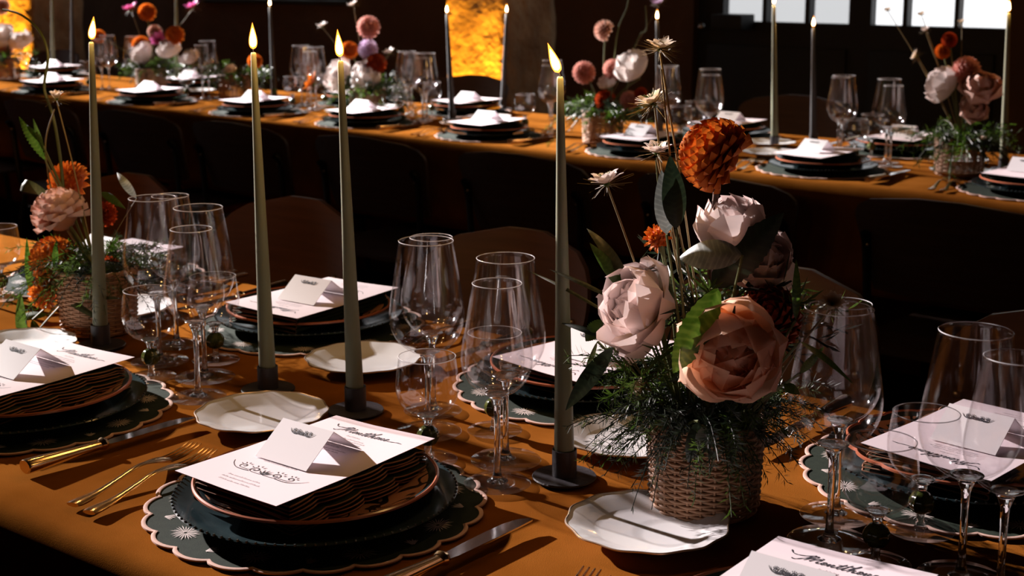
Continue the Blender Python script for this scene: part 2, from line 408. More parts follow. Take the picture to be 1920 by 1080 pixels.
# ================================================================== TABLES
def table(name, x0, x1, y0, y1, ang, label_t, label_c, px, D2=.27):
    root = link(name, None); root.location = (px, y0, 0); root.rotation_euler = (0, 0, ang)
    tag(root, label_t, 'table')
    link('tabletop', bevel_box(x0 - px + .01, x1 - px - .01, .01, y1 - y0 - .01, Z0 - .035, Z0 - .006, .004).mesh('tabletop', 'plywood'), root)
    for xx in (x0 - px + .1, x1 - px - .1):
        for yy in (.1, y1 - y0 - .1): link('leg', bevel_box(xx - .03, xx + .03, yy - .03, yy + .03, 0, Z0 - .035, .004).mesh('leg', 'plywood'), root)
    # cloth: one sheet with rounded edges and softly folded drops
    D, rr = .27, .02; W = y1 - y0; nx = int((x1 - x0) / .03)
    path = [(-.0, -D * k / 6) for k in range(6, 0, -1)] + [(0, -rr)] + [(rr - rr * math.cos(a), -rr + rr * math.sin(a)) for a in (PI / 8, PI / 4, 3 * PI / 8)]
    path += [(rr + (W - 2 * rr) * k / 16, 0) for k in range(17)]
    path += [(W - rr + rr * math.sin(a), -rr + rr * math.cos(a)) for a in (PI / 8, PI / 4, 3 * PI / 8)] + [(W, -rr)] + [(W, -D2 * k / 6) for k in range(1, 7)]
    N = len(path) - 1
    def fn(i, j):
        y, z = path[round(j * N)]; x = x0 - px + (x1 - x0) * i
        d = max(0, -z - rr) / D; s = -1 if y < W / 2 else 1
        wv = (.5 + .5 * math.sin(x * 13 + 1.3 * math.sin(x * 3.1))) * .006 * d
        return (x, y + s * wv, Z0 + z)
    m = MB().grid(fn, nx, N)
    for xe, sg in ((x0 - px, -1), (x1 - px, 1)):  # floor-length end drops added to keep sun from under the table
        m.grid(lambda i, j: (xe + sg * (.004 + .02 * j + .012 * j * math.sin(i * 40)), W * i, Z0 - .001 - (Z0 - .03) * j), 40, 8)
    c = link(name.replace('table', 'tablecloth'), m.mesh('cloth', 'cloth', True, True, 0)); c.location = root.location; c.rotation_euler = root.rotation_euler
    mod = c.modifiers.new('thick', 'SOLIDIFY'); mod.thickness = .003; mod.offset = -1
    tag(c, label_c, 'tablecloth')
table('banquet_table', -4.2, .9, .785, 1.685, 0, 'long banquet table in the foreground under rust cloth', 'rust linen cloth over the long foreground table', -1.0)
ANG = -.038
def edge(x): return 3.332 - .038 * (x + 1.04)
table('long_table', -8.2, .9, edge(-1.04) + .0, edge(-1.04) + .93, ANG, 'long back table under rust cloth behind the row of dark chairs', 'rust linen cloth over the long back table', -1.04, .7499)

# ================================================================== CHAIRS
def chair_kind(key, W, top, rnd, mat, mat_seat):
    """bent plywood shell on metal legs; local: sitter looks along -Y, the back stands at y = 0"""
    def outline(t):   # half width at height fraction t (0 low .. 1 top)
        if t < 1 - rnd: return W / 2 * (.86 + .14 * t / (1 - rnd))
        q = (t - (1 - rnd)) / rnd; return W / 2 * max(.02, (1 - q ** 2.6)) ** (1 / 2.6)
    z0 = .56
    def sheet(off):
        def fn(i, j):
            t = j; hw = outline(t); s = (i - .5) * 2; x = s * hw
            return (x, off + .09 * t - .055 * (1 - (x / (W / 2)) ** 2) * -1 - .055, z0 + (top - z0) * t)
        return fn
    b = MB(); nu, nv = 14, 14
    b.grid(sheet(0), nu, nv); o = len(b.v); b.grid(sheet(.011), nu, nv)
    n_ = nv + 1
    def idx(i, j): return i * n_ + j
    ring = [idx(i, 0) for i in range(nu)] + [idx(nu, j) for j in range(nv)] + [idx(i, nv) for i in range(nu, 0, -1)] + [idx(0, j) for j in range(nv, 0, -1)]
    for a, c in zip(ring, ring[1:] + ring[:1]): b.f.append((a, c, c + o, a + o))
    P = [('backrest', b.mesh('backrest', mat), None, None, None)]
    def seat(off):
        return lambda i, j: ((i - .5) * .40 * (1 - .12 * (1 - j)), -.43 + .43 * j, .455 + off - .03 * (j > .99) - .02 * max(0, .12 - j) * 8 + .0)
    s = MB(); s.grid(seat(0), 10, 10); o = len(s.v); s.grid(seat(-.012), 10, 10)
    r2 = [i * 11 for i in range(10)] + [110 + j for j in range(10)] + [i * 11 + 10 for i in range(10, 0, -1)] + [j for j in range(10, 0, -1)]
    for a, c in zip(r2, r2[1:] + r2[:1]): s.f.append((a, c, c + o, a + o))
    P.append(('seat', s.mesh('seat', mat_seat), None, None, None))
    for sx in (-1, 1):
        P.append(('back_post', MB().tube(crom([(sx * (W / 2 - .035), .044, top - .10), (sx * (W / 2 - .03), .018, .66), (sx * .19, .0, .47), (sx * .2, -.05, .44)], 5), .010, 8).mesh('back_post', 'chair_metal'), None, None, None))
        P.append(('leg', MB().tube([(sx * .19, -.02, .44), (sx * .215, .06, .0)], .011, 8).mesh('leg', 'chair_metal'), None, None, None))
        P.append(('leg', MB().tube([(sx * .185, -.36, .44), (sx * .205, -.42, .0)], .011, 8).mesh('leg', 'chair_metal'), None, None, None))
        P.append(('screw', MB().sphere((sx * (W / 2 - .035), .010, top - .13), .006, 8, 5).mesh('screw', 'screw'), None, None, None))
        P.append(('screw', MB().sphere((sx * (W / 2 - .035), .026, top - .13), .006, 8, 5).mesh('screw', 'screw'), None, None, None))
    KINDS[key] = P
chair_kind('chair_round', .385, .845, .42, 'plywood', 'plywood')
chair_kind('chair_flat', .45, .805, .28, 'plywood_dark', 'plywood_dark')
# chairs along the far side of the foreground table (they face the camera)
for (u, v), lb in (((250, 332), 'behind the left dahlias'), ((565, 380), 'between the second and third tall candles'), ((980, 440), 'behind the middle wine glasses'), ((1470, 507), 'behind the large flower basket'), ((2050, 590), 'at the right edge'), ((-75, 290), 'at the left edge')):
    p = at(u, v, 1.98)
    place('chair_round', 'plywood_chair', (p.x, 1.90, 0), 0, 'brown round-backed plywood chair ' + lb, 'chair', 'chairs on the far side of the foreground table')
# chairs along the near side of the back table (backs to the camera)
ords = ['first', 'second', 'third', 'fourth', 'fifth', 'sixth', 'seventh', 'eighth', 'ninth', 'tenth']
for i, x in enumerate((-5.45, -4.72, -4.10, -3.55, -2.94, -2.34, -1.72, -1.11)):
    place('chair_flat', 'dining_chair', (x, edge(x) - .27, 0), PI, 'dark flat-topped chair, %s from the left before the back table' % ords[i], 'chair', 'chairs before the back table')
for i, u in enumerate((893, 1500, 120)):
    p = at(u, 150, 5.05)
    place('chair_flat', 'dining_chair', (p.x, 4.97, 0), .04, ['dark chair behind the back table in front of the amber pillar', 'dark chair behind the back table below the grey door panes', 'dark chair behind the back table at the far left'][i], 'chair', 'chairs behind the back table')

# ================================================================== TABLEWARE KINDS
def wine_glass(key, H, foot, zstem, rmax, zmax, rrim, n=40, goblet=False):
    t = .0009
    zb = zstem
    def prof(inner):
        d = t if inner else 0
        ctl = [(.0012, zb + (.004 if inner else 0)), (rmax * .45, zb + (zmax - zb) * .10 + (.0025 if inner else 0)), (rmax * .82, zb + (zmax - zb) * .45), (rmax, zmax), (rmax * .55 + rrim * .47, zmax + (H - zmax) * .5), (rrim, H)]
        return [(max(p.x - d, 1e-7 if p.x < .0013 else .001), p.y) for p in crom([(a, b_) for a, b_ in ctl], 6)] if True else 0
    def pv(inner):
        d = t if inner else 0
        ctl = [(0.0, zb + (.004 if inner else 0), 0), (rmax * .45, zb + (zmax - zb) * .12 + (.0025 if inner else 0), 0), (rmax * .84, zb + (zmax - zb) * .47, 0), (rmax, zmax, 0), ((rmax * .5 + rrim * .52), zmax + (H - zmax) * .5, 0), (rrim, H, 0)]
        return [(0 if p.x < 1e-5 else max(p.x - d, .0005), p.y) for p in crom(ctl, 6)]
    o, i = pv(False), pv(True)
    bowl = MB().lathe(o + [(rrim - t / 2, H + .0006)] + i[::-1], n)
    P = [('bowl', bowl.mesh('bowl', 'glass_bowl', True, True, 0), None, None, None)]
    def lens():   # solid glass at the bottom of the bowl, just inside its wall
        up = [(r_ - .0014, z_ + .0004) for r_, z_ in o if .12 * rmax < r_ and z_ < zmax and r_ < .42 * rmax]
        top = up[-1]; return up + [(top[0] * .8, zb + (top[1] - zb) * .82), (top[0] * .5, zb + (top[1] - zb) * .62), (0, zb + (top[1] - zb) * .5)]
    if goblet:
        st = MB().lathe([(0, .0035), (.0065, .0036), (.0045, .008), (.004, .018), (.0042, zb - .010), (.006, zb - .003), (.008, zb - .0006), (0, zb - .0006)], 20)
        P.append(('stem', st.mesh('stem', 'glass_stem', True, True, 0), None, None, None))
        ball = MB()
        for k in range(7):
            th_ = PI * k / 6
        ball.lathe([(0, -.0125)] + [(.0128 * math.sin(PI * k / 10) * (1 + .05 * math.cos(6 * k)), -.0125 * math.cos(PI * k / 10)) for k in range(1, 10)] + [(0, .0125)], 20, wave=lambda a, r: 1 + .07 * math.cos(8 * a), org=(0, 0, .030))
        P.append(('stem_ball', ball.mesh('stem_ball', 'glass_ball'), None, None, 'green glass ball in the stem'))
    else:
        st = MB().lathe([(0, .0035), (.012, .0036), (.0065, .007), (.0042, .014), (.0034, .035), (.0034, zb - .03), (.0042, zb - .012), (.0075, zb - .003), (.009, zb - .0006), (0, zb - .0006)], 20)
        P.append(('stem', st.mesh('stem', 'glass_stem', True, True, 0), None, None, None))
    P.append(('bowl_base', MB().lathe([(0, zb + .0008)] + lens(), 24).mesh('bowl_base', 'glass_lens', True, True, 0), 0, None, 'thick sparkling base of the bowl'))
    P.append(('rim', MB().tube([(rrim * math.cos(a), rrim * math.sin(a), H) for a in [2 * PI * k / 48 for k in range(48)]], .0006, 5, closed=True).mesh('rim', 'rim_glint'), 0, None, None))
    ft = MB().lathe([(0, .0004), (foot - .0015, .0004), (foot, .0012), (foot - .0012, .002), (foot * .55, .0028), (0, .0042)], n)
    P.append(('foot', ft.mesh('foot', 'glass_foot', True, True, 60), None, None, None))
    KINDS[key] = P
wine_glass('bordeaux', .238, .041, .098, .0455, .145, .0325)
wine_glass('white', .226, .037, .100, .0395, .143, .0265)
wine_glass('goblet', .124, .034, .052, .0365, .086, .0325, 36, True)
wine_glass('bordeaux_far', .238, .041, .098, .0455, .145, .0325, 20)
wine_glass('white_far', .226, .037, .100, .0395, .143, .0265, 20)
wine_glass('goblet_far', .124, .034, .052, .0365, .086, .0325, 18, True)

# placemat with scalloped border and embroidered fan flowers
NS = 22
def scal(a): return .181 * (1 - .045 + .045 * abs(math.sin(a * NS / 2)) ** .7)
def mat_kind(key, motifs):
    n = NS * 10
    m = MB().add([(0, 0, .0016)] + [(scal(2 * PI * k / n) * .985 * math.cos(2 * PI * k / n), scal(2 * PI * k / n) * .985 * math.sin(2 * PI * k / n), .0016) for k in range(n)] + [(scal(2 * PI * k / n) * .985 * math.cos(2 * PI * k / n), scal(2 * PI * k / n) * .985 * math.sin(2 * PI * k / n), 0.0002) for k in range(n)],
                 [(0, 1 + k, 1 + (k + 1) % n) for k in range(n)] + [(1 + k, n + 1 + k, n + 1 + (k + 1) % n, 1 + (k + 1) % n) for k in range(n)])
    P = [('cloth', m.mesh('mat', 'mat_green'), None, None, None)]
    b = MB().tube([((scal(a) - .002) * math.cos(a), (scal(a) - .002) * math.sin(a), .0018) for a in [2 * PI * k / n for k in range(n)]], .0026, 6, closed=True, flat=.6)
    P.append(('border', b.mesh('border', 'mat_trim'), None, None, 'pink corded scalloped border'))
    if motifs:
        def fan(R0, n_, spread, big):
            m = MB(); rn = random.Random(n_)
            for k in range(n_):
                a = -spread + 2 * spread * k / (n_ - 1) if big < 2 else 2 * PI * k / n_
                L = R0 * (.75 + .25 * rn.random()); w_ = .0007
                d = Vector((math.cos(a), math.sin(a), 0)); q_ = Vector((-d.y, d.x, 0)); s0 = .18 * R0
                z = Vector((0, 0, .0003 + .0002 * (k % 2)))
                m.add([d * s0 * .6 - q_ * .0004 + z, d * L * .7 - q_ * w_ + z * 1.5, d * L + z, d * L * .7 + q_ * w_ + z * 1.5, d * s0 * .6 + q_ * .0004 + z], [(0, 1, 2, 3, 4)])
            return m
        big = fan(.021, 24, PI, 2).mesh('flower_motif', 'thread', False, False); sm = fan(.016, 9, .55, 1).mesh('leaf_motif', 'thread', False, False)
        for k in range(9):
            a = 2 * PI * (k + .3) / 9; 
            P.append(('flower_motif', big, None, Matrix.Translation((.146 * math.cos(a), .146 * math.sin(a), .0016)) @ Matrix.Rotation(a, 4, 'Z') @ Matrix.Diagonal((.75, 1, 1, 1)), None))
            a += PI / 9
            P.append(('leaf_motif', sm, None, Matrix.Translation((.158 * math.cos(a), .158 * math.sin(a), .0016)) @ Matrix.Rotation(a + PI * .85, 4, 'Z'), None))
    KINDS[key] = P
mat_kind('placemat', True); mat_kind('placemat_far', False)

# dark glazed charger with beaded rim
ch = MB().lathe([(0, .0022), (.085, .0022), (.092, .0022), (.128, .0115), (.147, .017), (.149, .0185), (.1475, .0195), (.128, .0145), (.098, .0062), (0, .0056)], 64)
be = MB()
for k in range(96): a = 2 * PI * k / 96; be.sphere((.1475 * math.cos(a), .1475 * math.sin(a), .0195), .0016, 6, 4)
KINDS['charger'] = [('plate', ch.mesh('charger', 'charger_glaze'), None, None, None), ('beaded_rim', be.mesh('beads', 'bead'), None, None, 'row of tiny raised beads')]
def plate_kind(key, wave=None):
    body = MB().lathe([(0, 0), (.075, 0), (.082, .004), (.118, .020), (.1275, .0255), (.1265, .0262), (.085, .0085), (0, .0075)], 64, wave)
    face = MB().lathe([(0, .0079), (.085, .0089), (.1175, .0225)], 64, wave)
    brim = MB().tube([(.1272 * (wave(a, .127) if wave else 1) * math.cos(a), .1272 * (wave(a, .127) if wave else 1) * math.sin(a), .0257) for a in [2 * PI * k / 128 for k in range(128)]], .0021, 6, closed=True)
    KINDS[key] = [('plate', body.mesh('body', 'charger_glaze'), None, None, 'dark glazed underside'), ('painted_face', face.mesh('face', 'plate_pattern', True, False), None, None, 'terracotta face with black brush strokes'), ('rim', brim.mesh('rim', 'rim_coral'), None, None, 'coral rim')]
plate_kind('dinner_plate')
plate_kind('dinner_plate_wavy', lambda a, r: 1 - (.035 * (1 - abs(math.sin(a * 8)) ** .7) if r > .1 else 0))

# folded napkin: four folds, rounded at the left, scalloped and trimmed at the right
def napkin_kind(key, trims):
    P = []
    Wn, Ln, th = .066, .104, .0064
    def sc(y): return .007 * abs(math.sin(y / .236 * PI * 4.5)) ** .6
    for L_ in range(4):
        zb = .0006 + L_ * th; r = th * .46; ex = .006 - .004 * L_ + (.003 if L_ % 2 else 0)
        path = [(1, zb + .0004), (.4, zb + .0004), (-.3, zb + .0004), (-.8, zb + .0002)] + [('c', a) for a in (-.5, -.25, 0, .25, .5)] + [(-.8, zb + 2 * r), (-.3, zb + 2 * r), (.4, zb + 2 * r - .0003), (1, zb + 2 * r - .0012)]
        Np = len(path) - 1
        def fn(i, j, L_=L_, zb=zb, r=r, ex=ex, path=path, Np=Np):
            y = -Ln + 2 * Ln * j; p = path[round(i * Np)]
            droop = -.012 * max(0, (abs(y) / Ln - .72)) ** 1.5 * (1 if True else 0)
            wob = .0007 * math.sin(y * 60 + L_ * 2)
            if p[0] == 'c': x = -Wn - r * math.cos(p[1] * PI) * 1.1; z = zb + r + r * math.sin(p[1] * PI)
            else: x = p[0] * Wn + (sc(y + L_ * .004) + ex if p[0] == 1 else 0); z = p[1]
            if p[0] == 1: z -= .002 * (3 - L_) * .5
            return (x, y * (1 - .012 * L_), z + droop + wob)
        m = MB().grid(fn, Np, 60); P.append(('fold', m.mesh('fold', 'napkin', True, True, 0), None, None, None))
        if trims:
            t = MB()
            for e in (0, 1): t.tube([Vector(fn(e, j / 60)) for j in range(61)], .0012, 5, flat=.7)
            for e in (0, 1):
                for jj in (0, 1): t.tube([Vector(fn(i / Np, jj)) for i in range(Np + 1)], .0009, 4)
            P.append(('trim', t.mesh('trim', 'napkin_trim'), L_ * 2 if trims else None, None, 'tan stitched edge'))
    KINDS[key] = P
napkin_kind('napkin', True); napkin_kind('napkin_far', False)

# lettering and ornament strokes (printed ribbons)
def ribbon(mb, pts, w, z):
    pts = [Vector((p[0], p[1], 0)) for p in pts]; N = len(pts); L = []; R_ = []
    for i, p in enumerate(pts):
        t = pts[min(i + 1, N - 1)] - pts[max(i - 1, 0)]
        if t.length < 1e-9: t = Vector((1, 0, 0))
        t.normalize(); q_ = Vector((-t.y, t.x, 0)); ww = w[i] if isinstance(w, list) else w
        zz = z(p) if callable(z) else z
        L.append((p.x + q_.x * ww, p.y + q_.y * ww, zz)); R_.append((p.x - q_.x * ww, p.y - q_.y * ww, zz))
    mb.add(L + R_, [(i, i + 1, N + i + 1, N + i) for i in range(N - 1)])
def script_strokes():
    e = [(0, .2), (.5, .6), (.45, .95), (.15, .9), (.1, .3), (.4, 0), (.8, .25)]
    nn = [(0, .25), (.3, .9), (.35, 0), (.7, .85), (.95, .8), (.9, .2), (1.1, 0), (1.4, .3)]
    S = [[(-3.6, 2.3), (-2.6, 1.35), (-1.5, 1.2), (-.4, 1.7), (.15, 2.3), (-.1, 1.2), (-.7, -.1), (-1.3, -.45), (-1.5, -.15)],
         [(0, 0), (.5, 1.9), (.7, 2.1), (.75, 1.2), (.8, .1), (1.3, 1.4), (1.6, 1.9), (1.7, 1.0), (1.75, .15), (2.0, 0), (2.3, .2)]]
    x = 2.3
    for g in (e, nn): S.append([(a + x, b_) for a, b_ in g]); x += g[-1][0]
    S.append([(x, .3), (x + .5, 2.0), (x + .35, .3), (x + .5, 0), (x + .8, .4), (x + 1.25, 2.1), (x + 1.1, .3), (x + 1.3, 0), (x + 1.6, .4)])
    S.append([(x - .3, 1.3), (x + 1.0, 1.55), (x + 2.2, 1.7)]); x += 1.6
    S.append([(x, .4), (x + .5, 2.2), (x + .65, 2.3), (x + .45, 1.0), (x + .35, 0), (x + .7, .85), (x + 1.0, .8), (x + .95, .15), (x + 1.2, 0), (x + 1.5, .3)]); x += 1.5
    for g in (e, nn, e): S.append([(a + x, b_) for a, b_ in g]); x += g[-1][0]
    S.append([(x, .25), (x + .8, .1), (x + 2.2, .35), (x + 3.4, .2)])
    return [[(a + .35 * b_, b_) for a, b_ in s] for s in S], x
def heading(mb, cx, cy, width, z):
    S, x = script_strokes(); k = width / (x + 6); ox = cx - k * (x / 2)
    for s in S:
        P = crom([(a, b_, 0) for a, b_ in s], 5); ribbon(mb, [(ox + p.x * k, cy + p.y * k) for p in P], [.0003 + .0004 * abs(math.sin(i * .7)) for i in range(len(P))], z)
def scroll(mb, ox, oy, d, s, z, turns=1.4):
    pts = []; 
    for k in range(26):
        t = k / 25; a = -PI / 2 + t * turns * 2 * PI; r = s * .30 * (1 - t * .85)
        pts.append((ox + d * (s * .1 + r * math.cos(a)), oy + r * math.sin(a) + s * .3))
    ribbon(mb, [(ox - d * s * .9, oy + .12 * s), (ox - d * s * .5, oy - .02 * s)] + pts, [.0003 + .0004 * math.sin(PI * i / 28) for i in range(28)], z)
    for j in range(4):
        a = .5 + j * .55; c = Vector((ox + d * s * (.1 + .36 * math.cos(a)), oy + s * (.3 + .36 * math.sin(a)))); dr = Vector((d * math.cos(a), math.sin(a)))
        ribbon(mb, [c, c + dr * s * .08, c + dr * s * .2], [.0002, .0007, .0001], z)
def ornament(mb, cx, cy, width, z, flip=1):
    u = width / 4.6
    for d in (-1, 1):
        scroll(mb, cx + d * u * .55, cy, d, u * .9, z); scroll(mb, cx + d * u * 1.35, cy + u * .12, d, u * .75, z, 1.1)
        P = crom([(cx + d * u * .8, cy, 0), (cx + d * u * 1.5, cy - u * .02 , 0), (cx + d * u * 2.0, cy + u * .25, 0), (cx + d * u * 2.3, cy + u * .6, 0)], 6)
        ribbon(mb, [(p.x, p.y) for p in P], [.0007 * (1 - .7 * i / len(P)) for i in range(len(P))], z)
    for k in range(5):
        a = PI / 2 + (k - 2) * .45; ribbon(mb, [(cx, cy), (cx + u * .3 * math.cos(a), cy + u * .3 * math.sin(a)), (cx + u * .55 * math.cos(a), cy + u * .55 * math.sin(a))], [.0002, .0009, .0001], z)
def textline(mb, cx, cy, width, h, z, rn):
    x = cx - width / 2
    while x < cx + width / 2 - h:
        wl = min(rn.uniform(2.2, 5.5) * h, cx + width / 2 - x); n_ = max(3, int(wl / h * 3)); P = []
        for k in range(n_): P.append((x + wl * k / (n_ - 1) + .2 * h * (k % 2), cy + (h * (rn.choice((.55, .6, 1.0)) if k % 2 else 0))))
        ribbon(mb, P, .0003, z); x += wl + h * .8
MW, ML = .075, .1175
def mz(x, y): return .0 + .005 * max(0, (x / MW * .6 + y / ML * .7 - .55)) + .004 * max(0, -x / MW * .5 - y / ML * .6 - .6)
def menu_kind(key, pr_):
    m = MB().grid(lambda i, j: ((i - .5) * 2 * MW, (j - .5) * 2 * ML, mz((i - .5) * 2 * MW, (j - .5) * 2 * ML)), 10, 14); o = len(m.v)
    m.grid(lambda i, j: ((i - .5) * 2 * MW, (j - .5) * 2 * ML, mz((i - .5) * 2 * MW, (j - .5) * 2 * ML) - .0005), 10, 14)
    r2 = [i * 15 for i in range(10)] + [150 + j for j in range(14)] + [i * 15 + 14 for i in range(10, 0, -1)] + [j for j in range(14, 0, -1)]
    for a, c in zip(r2, r2[1:] + r2[:1]): m.f.append((a, c, c + o, a + o))
    P = [('sheet', m.mesh('sheet', 'paper', True, True, 30), None, None, None)]
    if pr_:
        z = lambda p: mz(p.x, p.y) + .0003; rn = random.Random(3)
        h = MB(); heading(h, .0, .083, .105, z); P.append(('heading_lettering', h.mesh('heading', 'ink', False, False), None, None, 'flowing script heading'))
        t = MB()
        for y, w_ in ((.072, .022), (.064, .05), (.059, .055), (.054, .05), (.047, .02), (.038, .02), (.030, .06), (.025, .05), (-.030, .022), (-.038, .05), (-.0865, .05), (-.0935, .054), (-.1005, .048)): textline(t, -.004, y, w_, .0026, z, rn)
        P.append(('menu_text', t.mesh('text', 'ink', False, False), None, None, 'small italic lines'))
        q_ = MB(); ornament(q_, 0, -.068, .11, z); P.append(('floral_ornament', q_.mesh('ornament', 'ink', False, False), None, None, 'black scrolling floral ornament'))
    KINDS[key] = P
menu_kind('menu', True); menu_kind('menu_far', False)
def card_kind(key, w_=.038, f=.052, half=math.radians(53)):
    hx = f * math.sin(half); hz = f * math.cos(half); t = .0005
    m = MB()
    for s in (-1, 1):
        q_ = [Vector((-w_, s * hx, 0)), Vector((w_, s * hx, 0)), Vector((w_, 0, hz)), Vector((-w_, 0, hz))]; nv = Vector((0, s * math.cos(half), math.sin(half))) * t
        m.add(q_ + [a - nv for a in q_], [(0, 1, 2, 3), (7, 6, 5, 4), (0, 4, 5, 1), (1, 5, 6, 2), (2, 6, 7, 3), (3, 7, 4, 0)])
    P = [('tent', m.mesh('tent', 'card', False), None, None, None)]
    o = MB(); ornament(o, 0, .0, .036, .0004)
    om = o.mesh('ornament', 'ink', False, False)
    for s in (-1, 1):
        M = Matrix.Rotation(0 if s < 0 else PI, 4, 'Z') @ Matrix.Translation((0, -hx * .26, hz * .74)) @ Matrix.Rotation(PI / 2 - half, 4, 'X')
        P.append(('floral_ornament', om, None, M, 'small black scroll ornament'))
    KINDS[key] = P
card_kind('place_card')
# bread plate with wavy edge
def bw(a, r): return 1 + (.016 * math.cos(12 * a) * (r - .05) / .03 if r > .05 else 0)
bp_ = MB().lathe([(0, 0), (.042, 0), (.047, .002), (.070, .0095), (.0815, .013), (.081, .0142), (.068, .0108), (.054, .0052), (.047, .0034), (0, .003)], 96, bw)
ed = MB().tube([(.0812 * bw(a, .08) * math.cos(a), .0812 * bw(a, .08) * math.sin(a), .0138) for a in [2 * PI * k / 128 for k in range(128)]], .0011, 6, closed=True)
KINDS['bread_plate'] = [('plate', bp_.mesh('bread_plate', 'porcelain'), None, None, None), ('gilt_edge', ed.mesh('gilt_edge', 'gilt_edge'), None, None, 'thin gilt edge')]
# cutlery (local: handle end at -Y)
hp = crom([(0, -.105, .0035), (0, -.07, .004), (0, -.03, .009), (0, .0, .0125), (0, .03, .008), (0, .045, .004)], 5)
hw = [.0085, .0100, .0098, .009, .0078, .0066, .0056, .005, .0045, .0042, .004, .0038, .0036, .0035, .0035, .0037, .0042, .005, .0065, .008, .0095, .0102, .0108, .0112, .0112, .0112]
fh = MB().tube(hp, [hw[min(i, 25)] for i in range(len(hp))], 10, flat=.28)
tines = MB().tube(crom([(0, .04, .005), (0, .06, .0035), (0, .08, .005), (0, .097, .0085)], 5), [.0017] * 10 + [.0015, .0014, .0013, .0012, .001, .0008], 6).mesh('tine', 'gilt')
KINDS['fork'] = [('handle', fh.mesh('handle', 'gilt'), None, None, None)] + [('tine', tines, None, Matrix.Translation(((k - 1.5) * .0058, 0, 0)), None) for k in range(4)]
kh = MB().tube(crom([(0, -.118, .009), (0, -.112, .009), (0, -.06, .0085), (0, -.02, .008)], 6), [.004, .0075, .0095, .0105, .011, .0112, .0112, .011, .0106, .010, .0094, .0088, .0082, .0078, .0074, .0072, .007, .0068, .0066][:19], 12, flat=.75)
kc = MB().lathe([(0, -.006), (.0075, -.004), (.0095, 0), (.0075, .004), (0, .006)], 14)
kc.v = [(x, -.016 + z, .0085 + y * .8) for x, y, z in kc.v]
bl = MB(); pts = [(-.0065, -.012), (-.0085, .02), (-.0095, .06), (-.009, .085), (-.005, .104), (.002, .114), (.0075, .113), (.0085, .09), (.008, .0), (.006, -.012)]
bl.add([(x, y, .0085) for x, y in pts] + [(x * .97, y, .0065) for x, y in pts], [tuple(range(10)), tuple(range(19, 9, -1))] + [(k, (k + 1) % 10, 10 + (k + 1) % 10, 10 + k) for k in range(10)])
KINDS['knife'] = [('handle', kh.mesh('handle', 'gilt'), None, None, None), ('collar', kc.mesh('collar', 'gilt'), None, None, None), ('blade', bl.mesh('blade', 'silver', True, True, 30), None, None, 'silver blade')]

# ------------------------------------------------------------------ laying a place
def T(loc, rz=0, rx=0, ry=0): return Matrix.Translation(loc) @ Matrix.Rotation(rz, 4, 'Z') @ Matrix.Rotation(rx, 4, 'X') @ Matrix.Rotation(ry, 4, 'Y')
def setting(cx, cyy, rz, where, near=True, wavy=False, glasses=None, bread=(-.245, .148), knife=True, skip=(), gl_where=None, jit=0, mrot=0):
    sfx = '' if near else '_far'; side = 'the near table' if near else 'the back table'
    B = Matrix.Translation((cx, cyy, Z0)) @ Matrix.Rotation(rz, 4, 'Z')
    Zc = .0032
    def pl(kind, name, lx, ly, lz, label, cat, group, a=0, ry=0, rx=0):
        if name in skip: return
        place(kind, name, None, 0, label + ' ' + where, cat, group + ' on ' + side, mat4=B @ T((lx, ly, lz), a, rx, ry))
    pl('placemat' + sfx, 'placemat', 0, 0, Zc - .0018, 'scalloped green placemat with pink border', 'placemat', 'placemats')
    pl('charger', 'charger_plate', .008, -.008, Zc, 'dark glazed charger plate', 'plate', 'charger plates')
    pl('dinner_plate_wavy' if wavy else 'dinner_plate', 'dinner_plate', .005, -.004, Zc + .0062, 'terracotta and black patterned plate', 'plate', 'patterned plates')
    pl('napkin' + sfx, 'napkin', -.003, 0, Zc + .0195, 'folded green napkin', 'napkin', 'folded napkins', mrot * .6)
    pl('menu' + sfx, 'menu_card', -.012, .002, Zc + .0475, 'white menu sheet', 'menu', 'menu sheets', mrot + jit)
    pl('place_card', 'place_card', -.018 + jit * .1, .008, Zc + .0488, 'folded white place card', 'place card', 'place cards', mrot + jit * 2)
    pl('bread_plate', 'bread_plate', bread[0], bread[1], .0034, 'white wavy-edged bread plate', 'plate', 'bread plates', .2)
    pl('fork', 'fork', -.212, -.065, .0033, 'outer gilt fork', 'fork', 'forks', .20)
    pl('fork', 'fork', -.180, -.068, .0036, 'inner gilt fork', 'fork', 'forks', .20)
    if knife: pl('knife', 'table_knife', .212, -.028, .0033, 'gilt-handled knife', 'knife', 'knives', -.03)
    for g, nm, lb, (lx, ly) in glasses or (('bordeaux', 'red_wine_glass', 'large red wine glass', (.078, .235)), ('white', 'white_wine_glass', 'white wine glass', (.122, .168)), ('goblet', 'water_goblet', 'low goblet with green ball stem', (.012, .172))):
        place(g + sfx, nm, None, 0, lb + ' ' + (gl_where or where), 'glass', nm.replace('_', ' ') + 's on ' + side, mat4=B @ T((lx, ly, .0032), lx * 9))
    return
def GL(c, rz, red, white, gob):
    out = []
    for k, nm, lb, p in (('bordeaux', 'red_wine_glass', 'large red wine glass', red), ('white', 'white_wine_glass', 'slimmer white wine glass', white), ('goblet', 'water_goblet', 'low goblet with green ball stem', gob)):
        if p is None: continue
        d = Vector((p[0] - c[0], p[1] - c[1])); 
        if rz: d = -d
        out.append((k, nm, lb, (d.x, d.y)))
    return out
S = dict(A=(-1.03, 1.0), B=(-1.555, 1.005), C=(-.462, .995), D=(-1.575, 1.525), E=(-1.045, 1.525), F=(-.515, 1.50), G=(-2.115, 1.535))
setting(*S['A'], 0, 'at the front middle setting', glasses=GL(S['A'], 0, (-.949, 1.223), (-.911, 1.159), (-1.02, 1.169)))
